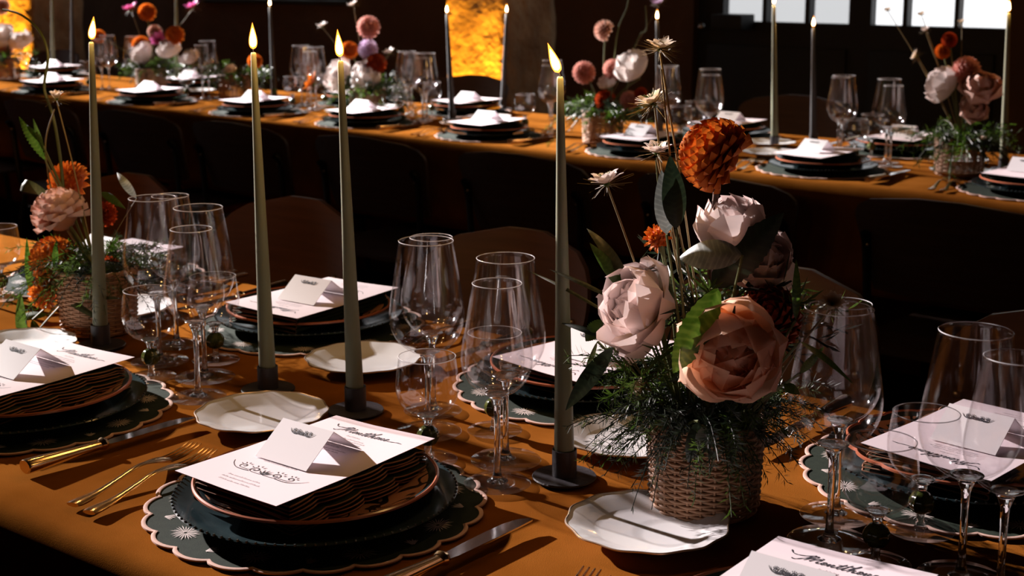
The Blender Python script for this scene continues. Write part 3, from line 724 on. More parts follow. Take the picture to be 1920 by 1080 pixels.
setting(*S['B'], 0, 'at the front left setting', glasses=GL(S['B'], 0, (-1.48, 1.231), (-1.416, 1.165), (-1.538, 1.186)))
setting(*S['C'], 0, 'at the bottom right setting', glasses=GL(S['C'], 0, (-.419, 1.229), (-.376, 1.208), (-.495, 1.211)))
setting(*S['D'], PI, 'behind the second and third candles', glasses=GL(S['D'], 1, (-1.593, 1.244), (-1.646, 1.318), (-1.534, 1.297)), bread=(-.23, .12), mrot=.05)
setting(*S['E'], PI, 'behind the candle beside the flower basket', glasses=GL(S['E'], 1, (-1.085, 1.244), (-1.134, 1.31), (-1.024, 1.298)), bread=(-.18, .17), mrot=-.1)
setting(*S['F'], PI, 'at the right, across the near table', wavy=True, glasses=GL(S['F'], 1, (-.553, 1.234), (-.577, 1.301), (-.493, 1.317)), mrot=-.12)
setting(*S['G'], PI, 'behind the left orange dahlias', glasses=GL(S['G'], 1, (-2.20, 1.30), (-2.25, 1.36), (-2.12, 1.33)))
# a second row on the back table
FN = [(-5.43, 0), (-4.72, 0), (-4.06, 0), (-3.47, 0), (-2.89, 0), (-2.27, 0), (-1.68, 0), (-1.10, 0)]
for i, (x, j) in enumerate(FN):
    setting(x, edge(x) + .235, ANG, 'in the %s near-side setting of the back table' % ords[i], near=False, jit=random.uniform(-.06, .06))
for i, x in enumerate((-6.2, -5.1, -4.0, -3.42, -2.27, -1.66)):
    setting(x, edge(x) + .735, PI + ANG, 'in the %s far-side setting of the back table' % ords[i], near=False, jit=random.uniform(-.06, .06), skip=('fork',))

# ================================================================== CANDLES
KINDS['candle_holder'] = [('base_disc', MB().lathe([(0, 0), (.035, 0), (.036, .0012), (.0352, .0026), (.0145, .003), (0, .003)], 40).mesh('base', 'iron'), None, None, None),
                          ('cup', MB().lathe([(0, .003), (.0138, .003), (.0138, .033), (.0124, .033), (.0122, .012), (0, .012)], 28).mesh('cup', 'iron'), None, None, None)]
fl_o = MB().lathe([(0, -.002)] + [(.0056 * math.sin(PI * t ** .62) ** .9 * (1 - .25 * t) + .0004, -.002 + .034 * t) for t in [k / 14 for k in range(1, 14)]] + [(0, .034)], 16)
fl_i = MB().lathe([(0, .001)] + [(.0040 * math.sin(PI * t ** .6) ** .9 * (1 - .2 * t) + .0003, .001 + .025 * t) for t in [k / 12 for k in range(1, 12)]] + [(0, .0265)], 14)
FLO, FLI = fl_o.mesh('flame', 'flame_outer'), fl_i.mesh('core', 'flame_core')
def candle(base, top, mat, label, rb=.0112, rt=.0036, lean=(0, 0), holder_label=None, watt=.7, fs=.95, glow=True, group=None):
    place('candle_holder', 'candle_holder', (base.x, base.y, Z0 + .0032), 0, holder_label, 'candle holder', 'iron candle holders')
    r = link('taper_candle', None); r.location = (base.x, base.y, Z0 + .0155); tag(r, label, 'candle', group)
    d = top - r.location; H = d.length; q = d.to_track_quat('Z', 'X').to_matrix().to_4x4()
    b = MB().lathe([(0, 0), (rb, 0), (rb, .02)] + [(rb + (rt - rb) * k / 8, .02 + (H - .023) * k / 8) for k in range(1, 9)] + [(rt * .7, H - .001), (rt * .35, H - .0015), (0, H - .0015)], 24)
    link('wax', b.mesh('wax', mat), r, q)
    Lm = Matrix.Translation(d) @ Matrix.Rotation(lean[0], 4, 'Y') @ Matrix.Rotation(lean[1], 4, 'X')
    link('wick', MB().tube([(0, 0, -.002), (0, 0, .004), (.0008, 0, .008)], .0006, 5).mesh('wick', 'wick'), r, Lm)
    if glow:
        f = link('flame', FLO, r, Lm @ Matrix.Translation((0, 0, .005)) @ Matrix.Scale(fs, 4)); link('flame_core', FLI, f)
        L = bpy.data.lights.new('candle_light', 'POINT'); L.energy = watt; L.color = (1, .52, .16); L.shadow_soft_size = .006
        o = bpy.data.objects.new('candle_light', L); COL.objects.link(o); o.location = r.location + d + Vector((0, 0, .02))
for (bu, bv), (tu, tv), ln, w in (((190, 652), (171, 78), (.25, 0), 'leftmost, beside the orange dahlias'), ((503, 735), (475, 97), (0, 0), 'second from the left on the near table'), ((667, 775), (638, 112), (-.1, 0), 'third from the left on the near table'), ((1058, 900), (1050, 142), (-.38, .1), 'rightmost on the near table beside the flower basket')):
    B = on_z(bu, bv); tp = at(tu, tv, B.y)
    candle(B, tp, 'candle_sage', 'tall lit sage green taper candle, ' + w, lean=ln, holder_label='black iron candle holder, ' + w, group='sage tapers on the near table')
far_c = [((100, 138), (97, -55), 'sage', 'far left'), ((137, 132), (134, -30), 'charcoal', 'far left beside a sage taper'), ((332, 160), (330, -45), 'sage', 'behind the magenta flowers'),
         ((514, 182), (506, 12), 'charcoal', 'left of the pale peonies'), ((848, 225), (838, 26), 'charcoal', 'just left of the amber pillar'), ((943, 206), (950, 25), 'charcoal', 'just right of the amber pillar'),
         ((1236, 250), (1232, 38), 'charcoal', 'among the wispy seedheads'), ((1452, 277), (1451, 10), 'sage', 'beside the grey door panes'), ((1525, 272), (1525, 52), 'charcoal', 'below the grey door panes'), ((1881, 320), (1891, 24), 'sage', 'at the right edge by the bright panes')]
for (bu, bv), (tu, tv), c, w in far_c:
    B = on_z(bu, bv); tp = at(tu, tv, B.y)
    candle(B, tp, 'candle_' + c, 'lit %s taper on the back table, %s' % (c + (' green' if c == 'sage' else ''), w), holder_label='black iron candle holder on the back table, ' + w, rt=.005, group='tapers on the back table')

# ================================================================== FLOWERS
def pet(name, mat, W, cup, curl, ruf=0, nu=4, nv=5, pw=.8, p0=.12, p1=.8, seed=0, notch=0, rnd=.10):
    m = MB(); rn = random.Random(seed); ph = rn.uniform(0, 6)
    for i in range(nu + 1):
        for j in range(nv + 1):
            u = (i / nu - .5) * 2; t = j / nv
            w = W * max(0, math.sin(PI * (p0 + (p1 - p0) * t))) ** pw
            z = t * (1 - rnd * u * u * t) + ruf * .5 * math.sin(7 * u + ph * 2) * t ** 3 - notch * max(0, .3 - abs(u)) * t ** 4
            y = cup * u * u * (.3 + .7 * t) + curl * t * t + ruf * math.sin(5.5 * u + ph) * t * t
            m.v.append((u * w, y, z)); m.a.append(t)
    for i in range(nu):
        for j in range(nv): a = i * (nv + 1) + j; m.f.append((a, a + nv + 1, a + nv + 2, a + 1))
    return m.mesh(name, mat, True, False, 0)
PETALS = {}
def petset(kind, mat):
    k = (kind, mat)
    if k not in PETALS:
        if kind == 'dahlia': PETALS[k] = [pet('petal', mat, .46, .30, .22, 0, 4, 7, .6, .08, 1.0, s, 0, .05) for s in (1, 2)]
        elif kind == 'quill': PETALS[k] = [pet('petal', mat, .26, .16, .10, 0, 2, 4, .8, .12, .9, s) for s in (1,)]
        elif kind == 'peony': PETALS[k] = [pet('petal', mat, .58, .55, .34, .05, 12, 10, .45, .07, 1.0, s, .05, .05) for s in (1, 2, 3)] + [pet('petal', mat, .40, .30, .26, .14, 12, 9, .45, .07, 1.0, s, .12, .05) for s in (4, 5, 6)]
        elif kind == 'daisy': PETALS[k] = [pet('petal', mat, .30, .08, -.12, .03, 2, 5, .8, .1, .92, s) for s in (1, 2)]
    return PETALS[k]
def basis(A):
    A = Vector(A).normalized(); E1 = A.orthogonal().normalized(); return A, E1, A.cross(E1)
def pmat(c, A, E1, E2, tilt, phi, sc, off, sx=1):
    E_ = E1 * math.cos(phi) + E2 * math.sin(phi)
    Z = A * math.cos(tilt) + E_ * math.sin(tilt); Y = A * math.sin(tilt) - E_ * math.cos(tilt); X = Y.cross(Z)
    o = c + Z * off
    return Matrix(((X.x * sc * sx, Y.x * sc, Z.x * sc, o.x), (X.y * sc * sx, Y.y * sc, Z.y * sc, o.y), (X.z * sc * sx, Y.z * sc, Z.z * sc, o.z), (0, 0, 0, 1)))
def dahlia_layout(R, N, tmax=2.5, rn=random):
    out = []
    for k in range(N):
        f = (k + .5) / N; th_ = math.acos(1 - f * (1 - math.cos(tmax))); s = R * (.40 + .22 * min(1, th_ / 1.2)) * rn.uniform(.93, 1.07) * (110 / max(N, 60)) ** .4
        out.append((th_ * .98 + rn.uniform(-.04, .04), k * 2.39996, s, R - s * .93 * (1 if th_ < 2 else .97), 0))
    return out
def peony_layout(R, rn, op=0):
    out = []
    for ring, (n_, tl, sc, off, big) in enumerate(((7, 1.45, 1.0, .0, 1), (8, 1.15, 1.0, .0, 1), (9, .88, .95, .02, 1), (12, .72 + op * .1, .74 + op * .1, .20 * (1 - op) + .03, 0), (12, .50 + op * .3, .66 + op * .1, .28 * (1 - op) + .04, 0), (10, .27 + op * .45, .60 + op * .08, .34 * (1 - op) + .06, 0), (6 if op < .9 else 0, .1, .55, .38, 0))):
        if op > .9 and ring in (4, 5): n_ = (7, 0)[ring - 4]
        for k in range(n_):
            out.append((tl + (.32 * op if ring < 4 else .15 * op) + rn.uniform(-.16, .16), 2 * PI * (k + .5 * ring) / n_ + rn.uniform(-.2, .2), R * sc * rn.uniform(.86, 1.08), R * off, (0 if big else 3) + rn.randrange(3)))
    return out
def flower(name, c, axis, layout, meshes, label, cat, group, base=None, stem=('stem_green', .0022), heart=None, split=True, bend=0):
    rt = Vector(base) if base is not None else c
    root = link(name, None); root.location = rt; tag(root, label, cat, group); cl = c - rt
    A, E1, E2 = basis(axis)
    if split:
        for tl, ph, sc, off, mi in layout: link('petal', meshes[mi % len(meshes)], root, pmat(cl, A, E1, E2, tl, ph, sc, off))
    else:
        m = MB()
        for tl, ph, sc, off, mi in layout: m.merge(meshes[mi % len(meshes)], pmat(cl, A, E1, E2, tl, ph, sc, off))
        link('petals', m.mesh('petals', meshes[0].materials[0].name, True, False, 0), root)
    if heart:
        r, hm = heart[:2]; hk = heart[2] if len(heart) > 2 else 0; hs = MB(); hs.sphere((0, 0, 0), r, 12, 7); hs.v = [tuple(Vector(v) + cl + A * r * hk) for v in hs.v]; hs.a = [.2] * len(hs.v)
        link('heart', hs.mesh('heart', hm), root)
    if base is not None:
        mid = cl * .55 + Vector((bend, 0, .01)); link('stem', MB().tube(crom([(0, 0, 0), mid, cl - A * .004], 6), stem[1], 7).mesh('stem', stem[0]), root)
    return root
def R_of(u, v, y, rpx): c = at(u, v, y); return c, rpx / ppm(c)
def dahlia(u, v, y, rpx, axis, mat, label, base, group, N=110, split=True, kind='dahlia', stem=('stem_green', .0022), tmax=2.5, bend=0, name='dahlia'):
    c, R = R_of(u, v, y, rpx); rn = random.Random(int(u * 7 + v))
    return flower(name, c, axis, dahlia_layout(R, N, tmax, rn), petset(kind, mat), label, 'flower', group, base, stem, (R * .62, mat), split, bend)
def peony(u, v, y, rpx, axis, mat, label, base, group, split=True, heart='p_cream', op=0):
    c, R = R_of(u, v, y, rpx * 1.22); rn = random.Random(int(u * 3 + v)); A = Vector(axis).normalized()
    return flower('peony', c - A * R * .35, axis, peony_layout(R, rn, op), petset('peony', mat), label, 'flower', group, base, ('stem_green', .003), (R * (.20 + .06 * op), heart, .8 + 1.2 * (1 - op)), split)
def nigella(u, v, y, rpx, axis, mat, label, base, group, n_=18, threads=26, horns=True, tilt=1.05, thr='stem_straw', bend=0, stem=('stem_straw', .0011)):
    c, R = R_of(u, v, y, rpx); rn = random.Random(int(u + v * 5)); A, E1, E2 = basis(axis)
    lay = [(tilt + rn.uniform(-.12, .12) - .25 * (k % 2), 2 * PI * k / n_ + rn.uniform(-.1, .1), R * rn.uniform(.78, .98), R * .03, k) for k in range(n_)]
    f = flower('nigella', c, axis, lay, petset('daisy', mat), label, 'flower', group, base, stem, (R * .16, 'leaf_lime'), True, bend)
    cl = c - f.location; t = MB()
    for k in range(threads):
        ph = rn.uniform(0, 2 * PI); tl = rn.uniform(1.2, 2.2); E_ = E1 * math.cos(ph) + E2 * math.sin(ph); L = R * rn.uniform(.9, 1.5)
        d = A * math.cos(tl) + E_ * math.sin(tl)
        t.tube([cl, cl + d * L * .5 + A * R * .05, cl + d * L + A * R * rn.uniform(.0, .25)], [R * .014, R * .011, R * .006], 3)
    link('thread_bracts', t.mesh('bracts', thr), f)
    if horns:
        h = MB()
        for k in range(8):
            ph = 2 * PI * k / 8; E_ = E1 * math.cos(ph) + E2 * math.sin(ph)
            h.tube([cl, cl + A * R * .35 + E_ * R * .1, cl + A * R * .6 + E_ * R * .35], [R * .035, R * .028, R * .01], 4)
        link('pistil_horns', h.mesh('horns', 'leaf_lime'), f)
    return f
def leaf_mesh(base, tip, width, nrm, mat, bend=.1, fold=.2, serr=0, wmax=.45, n=14, waves=0):
    """leaf sheet from base to tip, folded along its midrib"""
    base, tip = Vector(base), Vector(tip); ax = tip - base; L = ax.length; ax.normalize()
    nr = Vector(nrm); nr = (nr - ax * nr.dot(ax)).normalized(); sd = ax.cross(nr); m = MB(); nu = 6
    for i in range(nu + 1):
        for j in range(n + 1):
            u = (i / nu - .5) * 2; t = j / n
            w = width / 2 * (math.sin(PI * t ** (math.log(.5) / math.log(wmax))) ** .85 if 0 < t < 1 else 0) 
            if serr: w *= 1 + serr * ((j % 2) - .5) * abs(u)
            p = base + ax * (L * t - (serr * .0 if serr else 0)) + sd * (u * w) + nr * (bend * L * math.sin(PI * t) - fold * w * abs(u) + waves * w * math.sin(t * 17 + u))
            m.v.append(tuple(p)); m.a.append(t - .22 * abs(u) * min(1, width / L))
    for i in range(nu):
        for j in range(n): a = i * (n + 1) + j; m.f.append((a, a + n + 1, a + n + 2, a + 1))
    return m
TOCAM = -FH
def leaf_stem(leaves, y, base, label, group, stem='stem_green', sr=.0014, name='leaf_stem', stem_pts=None):
    """a cut stem carrying leaves; leaves: (base px, tip px, width px, material, depth offset, bend, serration)"""
    B = Vector(base); r = link(name, None); r.location = B; tag(r, label, 'leaves', group)
    for (bu, bv), (tu, tv), wpx, mat, dy, bend, serr in leaves:
        p, q = at(bu, bv, y), at(tu, tv, y + dy)
        link('leaf', leaf_mesh(p - B, q - B, wpx / ppm(p), TOCAM + Vector((0, 0, .5)), mat, bend, .2, serr, .42, 28 if serr else 12).mesh('leaf', mat, True, False, 0), r)
        if stem_pts is None: link('stem', MB().tube(crom([(0, 0, 0), (p - B) * .5 + Vector((0, 0, .006)), p - B], 5), sr, 5).mesh('stem', stem), r)
    if stem_pts: link('stem', MB().tube(crom([Vector((0, 0, 0))] + [at(u, v, y) - B for u, v in stem_pts], 6), sr, 6).mesh('stem', stem), r)
    return r
def wire_stem(pts, y, rad, mat, base, label, group, name='curved_stem', bud=None):
    B = Vector(base); r = link(name, None); r.location = B; tag(r, label, 'stem', group)
    P = crom([Vector((0, 0, 0))] + [at(u, v, y) - B for u, v in pts], 8)
    link('stem', MB().tube(P, [rad * (1 - .45 * i / len(P)) for i in range(len(P))], 7).mesh('stem', mat), r)
    if bud: link('bud', MB().sphere(P[-1], bud, 10, 7, 1.3).mesh('bud', mat), r)
    return r
def fern(name, c, rx, h, n, label, mats=('leaf', 'leaf_lime', 'leaf_dark'), needles=46, droop=1.0, seed=1, L0=.06, L1=.13, cat='foliage', coarse=1):
    rn = random.Random(seed); root = link(name, None); root.location = c; tag(root, label, cat, None, 'stuff')
    for mi, mat in enumerate(mats):
        m = MB()
        for s in range(n // len(mats)):
            a = rn.uniform(0, 2 * PI); r0 = rx * rn.uniform(.1, .8); o = Vector((math.cos(a) * r0, math.sin(a) * r0, h * rn.uniform(-.1, .5)))
            L = rn.uniform(L0, L1); d = Vector((math.cos(a + rn.uniform(-.5, .5)), math.sin(a + rn.uniform(-.5, .5)), rn.uniform(-.35, 1.0))).normalized()
            pts = [o + d * (L * t) + Vector((0, 0, -droop * L * .45 * t * t)) for t in [k / 8 for k in range(9)]]
            m.tube(pts, .0005 * coarse, 3, False)
            for k in range(needles):
                t = rn.uniform(.12, 1) * 7.99; i = int(t); p = pts[i].lerp(pts[i + 1], t - i); dd = (pts[i + 1] - pts[i]).normalized()
                q = Vector((rn.gauss(0, 1), rn.gauss(0, 1), rn.gauss(0, .8))); q = (q - dd * q.dot(dd) * .8).normalized(); q = (q + dd * .5).normalized()
                ln = rn.uniform(.006, .014) * coarse; sdv = q.cross(dd).normalized() * (.0007 * coarse)
                m.add([p - sdv * .5, p + q * ln * .5 - sdv, p + q * ln, p + q * ln * .5 + sdv], [(0, 1, 2, 3)])
        link('sprigs', m.mesh('sprigs', mat, False, False), root)['kind'] = 'stuff'
    return root
# woven basket
def basket_kind(key, rb, rt, H, rows, stakes=26, seg=5):
    def rad(z): return rb + (rt - rb) * z / H
    m = MB()
    for k in range(rows):
        z = .004 + (H - .010) * k / (rows - 1); N = stakes * seg
        m.tube([((rad(z) + .0016 * math.cos(stakes / 2 * a + PI * (k % 2))) * math.cos(a), (rad(z) + .0016 * math.cos(stakes / 2 * a + PI * (k % 2))) * math.sin(a), z) for a in [2 * PI * i / N for i in range(N)]], .0018, 5, closed=True)
    st = MB()
    for k in range(stakes): a = 2 * PI * k / stakes; st.tube([((rad(z)) * math.cos(a), (rad(z)) * math.sin(a), z) for z in (0.001, H * .5, H)], .0017, 5)
    rim = MB().tube([((rt + .001 * math.cos(20 * a)) * math.cos(a), (rt + .001 * math.cos(20 * a)) * math.sin(a), H - .001 + .0008 * math.sin(20 * a)) for a in [2 * PI * i / 120 for i in range(120)]], .0032, 6, closed=True)
    KINDS[key] = [('weave', m.mesh('weave', 'wicker', True, True, 0), None, None, None), ('stakes', st.mesh('stakes', 'wicker', True, True, 0), None, None, None), ('rim', rim.mesh('rim', 'wicker', True, True, 0), None, None, None),
                  ('base', MB().lathe([(0, 0), (rb, 0), (rb, .004), (0, .004)], 32).mesh('base', 'wicker'), None, None, None), ('moss', MB().lathe([(rt - .006, H - .012), (rt * .6, H + .004), (0, H + .01)], 24).mesh('moss', 'leaf_dark'), None, None, 'dark moss filling')]
basket_kind('basket', .0555, .0600, .098, 27)
basket_kind('basket_far', .062, .066, .10, 18, 22, 4)

# ---------------------------------------------------------------- large arrangement on the near table
BK = on_z(1319, 952); BK = Vector((BK.x, BK.y, Z0 + .0032)); BT = BK + Vector((0, 0, .09)); g = 'flowers of the large basket'
place('basket', 'wicker_basket', BK, .1, 'round woven wicker basket holding the large flower arrangement', 'basket')
yb = BK.y
def bt(dx=0, dy=0): return BT + Vector((dx, dy, 0))
fern('fern_foliage', BT + Vector((0, 0, .005)), .075, .05, 210, 'dark feathery fern foliage spilling over the large wicker basket', ('leaf', 'leaf_dark', 'leaf_dark'), seed=4, needles=60, L0=.045, L1=.105)
fern('leafy_filler', BT + Vector((-.01, .045, .09)), .045, .09, 44, 'dark green sprigs filling the middle of the large bouquet', ('leaf_dark', 'leaf'), 20, .3, 31, .05, .12, coarse=2.4)
fern('lime_foliage', at(1205, 715, yb - .02), .05, .04, 36, 'lime and green sprigs at the left of the large basket', ('leaf_lime', 'leaf'), 26, .6, 9, .03, .08)
dahlia(1343, 291, yb + .01, 68, (-.75, -.35, .45), 'p_orange', 'large orange ball dahlia standing high above the wicker basket', bt(.0, .01), g, 120, stem=('stem_brown', .0032), bend=-.004)
peony(1203, 580, yb - .03, 70, (-.42, -.74, .45), 'p_blush', 'pale pink open peony with yellow heart, left of the basket bouquet', bt(-.02, -.01), g, op=1, heart='p_yellow')
peony(1378, 440, yb + .02, 66, (-.35, -.15, .92), 'p_blush', 'pale pink upright peony below the large orange dahlia', bt(.01, .02), g)
peony(1418, 492, yb + .05, 62, (.45, -.35, .35), 'p_blush', 'half-shaded peony with loose outer petals at the right of the bouquet', bt(.02, .03), g)
peony(1372, 655, yb - .05, 100, (.50, -.84, .10), 'p_blush_glow', 'largest peony, shaded peach, low at the front of the bouquet', bt(.01, -.02), g)
dahlia(1440, 597, yb + .02, 62, (.3, -.6, .5), 'p_red', 'dark red dahlia tucked behind the largest peony', bt(.03, 0), g, 110)
dahlia(1232, 447, yb, 27, (-.5, -.6, .6), 'p_orange', 'small orange flower half open at the left of the bouquet', bt(-.01, 0), g, 40, kind='quill')
nigella(1138, 345, yb - .01, 38, (-.25, -.1, .95), 'p_white', 'white love-in-a-mist flower with green horns, reaching out left', bt(-.03, 0), g)
nigella(1232, 287, yb + .01, 34, (.05, -.1, .98), 'p_white', 'white love-in-a-mist flower just left of the large orange dahlia', bt(-.005, .01), g)
nigella(1205, 728, yb - .06, 27, (-.5, -.7, .3), 'p_cream', 'cream flower nestled in the fern left of the basket', bt(-.03, -.02), g, 14, 14, False)
nigella(1238, 92, yb + .02, 34, (.1, -.1, .95), 'p_cream', 'golden wispy seedhead at the very top of the bouquet', bt(.0, .015), g, 10, 60, False)
nigella(1225, 195, yb + .02, 40, (-.3, -.2, .8), 'p_cream', 'straw seedhead with thread bracts above the bouquet', bt(-.005, .02), g, 8, 50, True, bend=-.01)
nigella(1560, 572, yb + .0, 30, (.3, -.4, .8), 'p_cream', 'yellow spiky seedhead above the right wine glass rim', bt(.05, 0), g, 12, 50, False, thr='stem_straw')
leaf_stem([((1348, 540), (1262, 700), 62, 'leaf_lime', -.01, .24, .10)], yb - .075, bt(-.01, -.03), 'broad serrated bright green leaf before the largest peony', g)
leaf_stem([((1392, 478), (1272, 484), 60, 'leaf_grey', -.005, .14, 0)], yb - .02, bt(.005, -.01), 'silvery grey leaf with dark veins at the middle of the bouquet', g)
leaf_stem([((1268, 430), (1256, 290), 46, 'leaf_dark', .0, .08, 0), ((1250, 440), (1240, 318), 40, 'leaf_grey', .0, .1, 0)], yb - .06, bt(-.005, -.02), 'dark upright textured leaf below the white nigella', g)
leaf_stem([((1335, 540), (1470, 398), 70, 'leaf_dark', .02, .06, .1)], yb - .01, bt(.005, -.005), 'long dark green leaf crossing the upright peony', g, sr=.0028)
leaf_stem([((1172, 545), (1105, 455), 26, 'leaf', -.01, .12, 0), ((1180, 530), (1100, 428), 22, 'leaf_olive', .01, .15, 0)], yb - .02, bt(-.03, 0), 'two long narrow leaves leaning left of the bouquet', g)
leaf_stem([((1492, 600), (1493, 485), 17, 'leaf_lime', .0, .06, 0)], yb + .0, bt(.035, 0), 'single narrow upright green leaf right of the bouquet', g)
leaf_stem([((1310, 790), (1290, 868), 30, 'leaf_dark', 0, .12, 0), ((1322, 800), (1310, 845), 26, 'leaf_grey', 0, .1, 0)], yb - .085, bt(.0, -.05), 'dark and grey leaves hanging over the basket front', g)
leaf_stem([((1130, 600), (1098, 640), 30, 'leaf', 0, .15, .2), ((1150, 560), (1030, 505), 9, 'leaf_olive', 0, .05, 0), ((1160, 600), (985, 505), 7, 'leaf_olive', .02, .06, 0), ((1150, 640), (1050, 605), 12, 'leaf_dark', 0, .1, 0)], yb - .03, bt(-.04, -.01), 'wispy grass blades reaching left past the candle', g, stem='stem_straw', sr=.0007)
leaf_stem([((1150, 650), (1060, 770), 34, 'leaf_dark', -.03, .14, 0), ((1120, 640), (1092, 720), 10, 'leaf_olive', 0, .1, 0)], yb - .05, bt(-.04, -.02), 'long brown-green blade drooping across the rightmost near candle', g)
leaf_stem([((1500, 640), (1600, 720), 12, 'leaf', -.02, .1, 0), ((1500, 700), (1545, 650), 16, 'leaf_lime', 0, .1, 0), ((1470, 720), (1500, 740), 20, 'leaf_lime', 0, .1, 0)], yb - .03, bt(.04, -.02), 'green sprigs reaching right behind the wine glass', g)
wire_stem([(1320, 700), (1300, 560), (1268, 400), (1252, 250), (1240, 130)], yb + .005, .0016, 'stem_straw', bt(0, .01), 'thin straw stem rising through the bouquet', g, 'thin_stem')
wire_stem([(1280, 760), (1262, 600), (1245, 470), (1230, 300)], yb + .0, .0014, 'stem_green', bt(-.01, 0), 'thin green stem carrying the white nigella', g, 'thin_stem')

# ---------------------------------------------------------------- left arrangement on the near table
LB = Vector((-1.815, 1.305, 0)); LB = Vector((LB.x, LB.y, Z0 + .0032)); LT = LB + Vector((0, 0, .09)); g = 'flowers of the left basket'; yl = LB.y
place('basket', 'wicker_basket', LB, .3, 'woven wicker basket under the orange dahlias at the left', 'basket')
fern('fern_foliage', LT, .07, .06, 130, 'dark fern foliage over the left wicker basket', seed=11)
dahlia(130, 342, yl + .03, 40, (-.7, -.5, .3), 'p_orange', 'rust orange dahlia at the top of the left basket', LT, g, 110, kind='quill')
dahlia(113, 403, yl - .02, 50, (-.35, -.2, .9), 'p_peach', 'pale peach dahlia with cupped petals in the left basket', LT, g, 64, tmax=2.2)
dahlia(100, 488, yl - .03, 44, (-.5, -.4, .5), 'p_orange', 'orange dahlia under the pale peach one in the left basket', LT, g, 110)
dahlia(85, 548, yl - .05, 32, (-.6, -.6, .2), 'p_orange', 'lowest orange dahlia of the left basket', LT, g, 90, kind='quill')
dahlia(196, 402, yl + .05, 24, (.6, -.5, .3), 'p_red', 'small red-orange bloom behind the leftmost candle', LT, g, 60, kind='quill')
dahlia(203, 505, yl + .03, 26, (.6, -.5, .2), 'p_red', 'red-orange bloom low behind the leftmost candle', LT, g, 60, kind='quill')
leaf_stem([((45, 650), (38, 545), 22, 'leaf', 0, .08, 0), ((60, 560), (50, 445), 14, 'leaf_lime', 0, .06, 0), ((103, 510), (106, 448), 13, 'leaf_lime', 0, .05, 0), ((60, 600), (80, 648), 17, 'leaf', 0, .1, 0)], yl - .06, LT, 'narrow green leaves before the left orange dahlias', g)
leaf_stem([((256, 372), (219, 323), 16, 'leaf_grey', 0, .15, 0)], yl + .03, LT, 'pale silvery leaf curling above the left wine glasses', g, stem='stem_straw', sr=.0006)
leaf_stem([((190, 360), (236, 392), 15, 'leaf', 0, .1, 0)], yl + .03, LT, 'green leaf pointing right behind the leftmost candle', g)
leaf_stem([((92, 365), (50, 358), 24, 'leaf_olive', 0, .5, 0)], yl + .04, LT, 'curled olive leaf left of the rust dahlia', g)
leaf_stem([((85, 300), (35, 218), 16, 'leaf_lime', 0, .1, .4), ((80, 270), (48, 232), 9, 'leaf_lime', 0, .1, .4), ((84, 285), (62, 222), 9, 'leaf', 0, .1, .3)], yl - .01, LT, 'feathery green fern frond rising at the left edge', g)
leaf_stem([((120, 560), (205, 610), 12, 'leaf_olive', 0, .1, 0), ((150, 560), (230, 560), 9, 'leaf_olive', 0, .05, 0), ((90, 590), (30, 600), 16, 'leaf', 0, .1, 0)], yl - .05, LT, 'olive blades drooping over the left basket', g)
wire_stem([(130, 420), (112, 290), (100, 220), (83, 165), (90, 105), (75, 60), (40, 28), (5, 18)], yl, .0030, 'stem_green', LT, 'thick green stem curving high over the left basket', g)
wire_stem([(110, 400), (85, 280), (102, 205)], yl - .005, .0018, 'stem_straw', LT, 'straw stem crossing the thick curved stem', g, 'thin_stem')
nigella(106, 186, yl - .005, 20, (.1, -.1, .95), 'p_cream', 'spiky brown seedhead on the curving left stem', LT, g, 10, 24, False, .7)

# ---------------------------------------------------------------- arrangements on the back table
def arrangement(bu, bv, items, w, n_f=66, seed=1, fr=.09, hf=.05):
    B = on_z(bu, bv); B = Vector((B.x, B.y, Z0 + .0032)); Tt = B + Vector((0, 0, .09)); y = B.y; gg = 'flowers of the basket ' + w
    place('basket_far', 'wicker_basket', B, 0, 'woven wicker basket on the back table, ' + w, 'basket')
    fern('fern_foliage', Tt, fr, hf, n_f, 'green fern foliage over the basket ' + w, seed=seed, coarse=2.2, needles=24, L0=.07, L1=.15)
    for k, u, v, r, ax, mat, lb in items:
        if k == 'ball': dahlia(u, v, y, r, ax, mat, lb, Tt, gg, 90, False, 'quill')
        elif k == 'dahlia': dahlia(u, v, y, r, ax, mat, lb, Tt, gg, 70, False)
        elif k == 'peony': peony(u, v, y, r, ax, mat, lb, Tt, gg, False)
        elif k == 'wisp': nigella(u, v, y, r, ax, mat, lb, Tt, gg, 10, 20, False)
    return B, Tt
C_ = (.3, -.8, .3); U_ = (-.2, -.3, .9); L_ = (-.7, -.4, .4)
arrangement(285, 172, [('ball', 276, 23, 17, C_, 'p_orange', 'orange ball dahlia high in the magenta bouquet'), ('wisp', 245, 18, 20, U_, 'p_magenta', 'magenta spidery flower at the upper left of its bouquet'), ('wisp', 362, 14, 20, U_, 'p_magenta', 'magenta flower reaching right beside a sage candle'),
    ('ball', 265, 85, 18, C_, 'p_orange', 'orange bloom at the left of the magenta bouquet'), ('ball', 328, 66, 18, C_, 'p_orange', 'orange bloom behind the sage candle'), ('ball', 185, 68, 13, C_, 'p_orange', 'orange bloom behind the leftmost flame'), ('ball', 290, 60, 14, C_, 'p_peach', 'peach bloom under the orange ball dahlia'), ('wisp', 300, 75, 20, C_, 'p_magenta', 'magenta bloom at the heart of its bouquet'), ('peony', 275, 103, 24, L_, 'p_white', 'white peony low in the magenta bouquet'), ('peony', 318, 98, 22, U_, 'p_white', 'white peony beside the sage candle')], 'under the magenta flowers', seed=21)
arrangement(440, 186, [('peony', 435, 138, 16, L_, 'p_white', 'pale pink bloom low in the green posy'), ('ball', 478, 115, 14, C_, 'p_orange', 'orange bloom behind the second near candle'), ('peony', 358, 112, 18, U_, 'p_white', 'white bloom left of the green posy')], 'of the green posy', 54, 22)
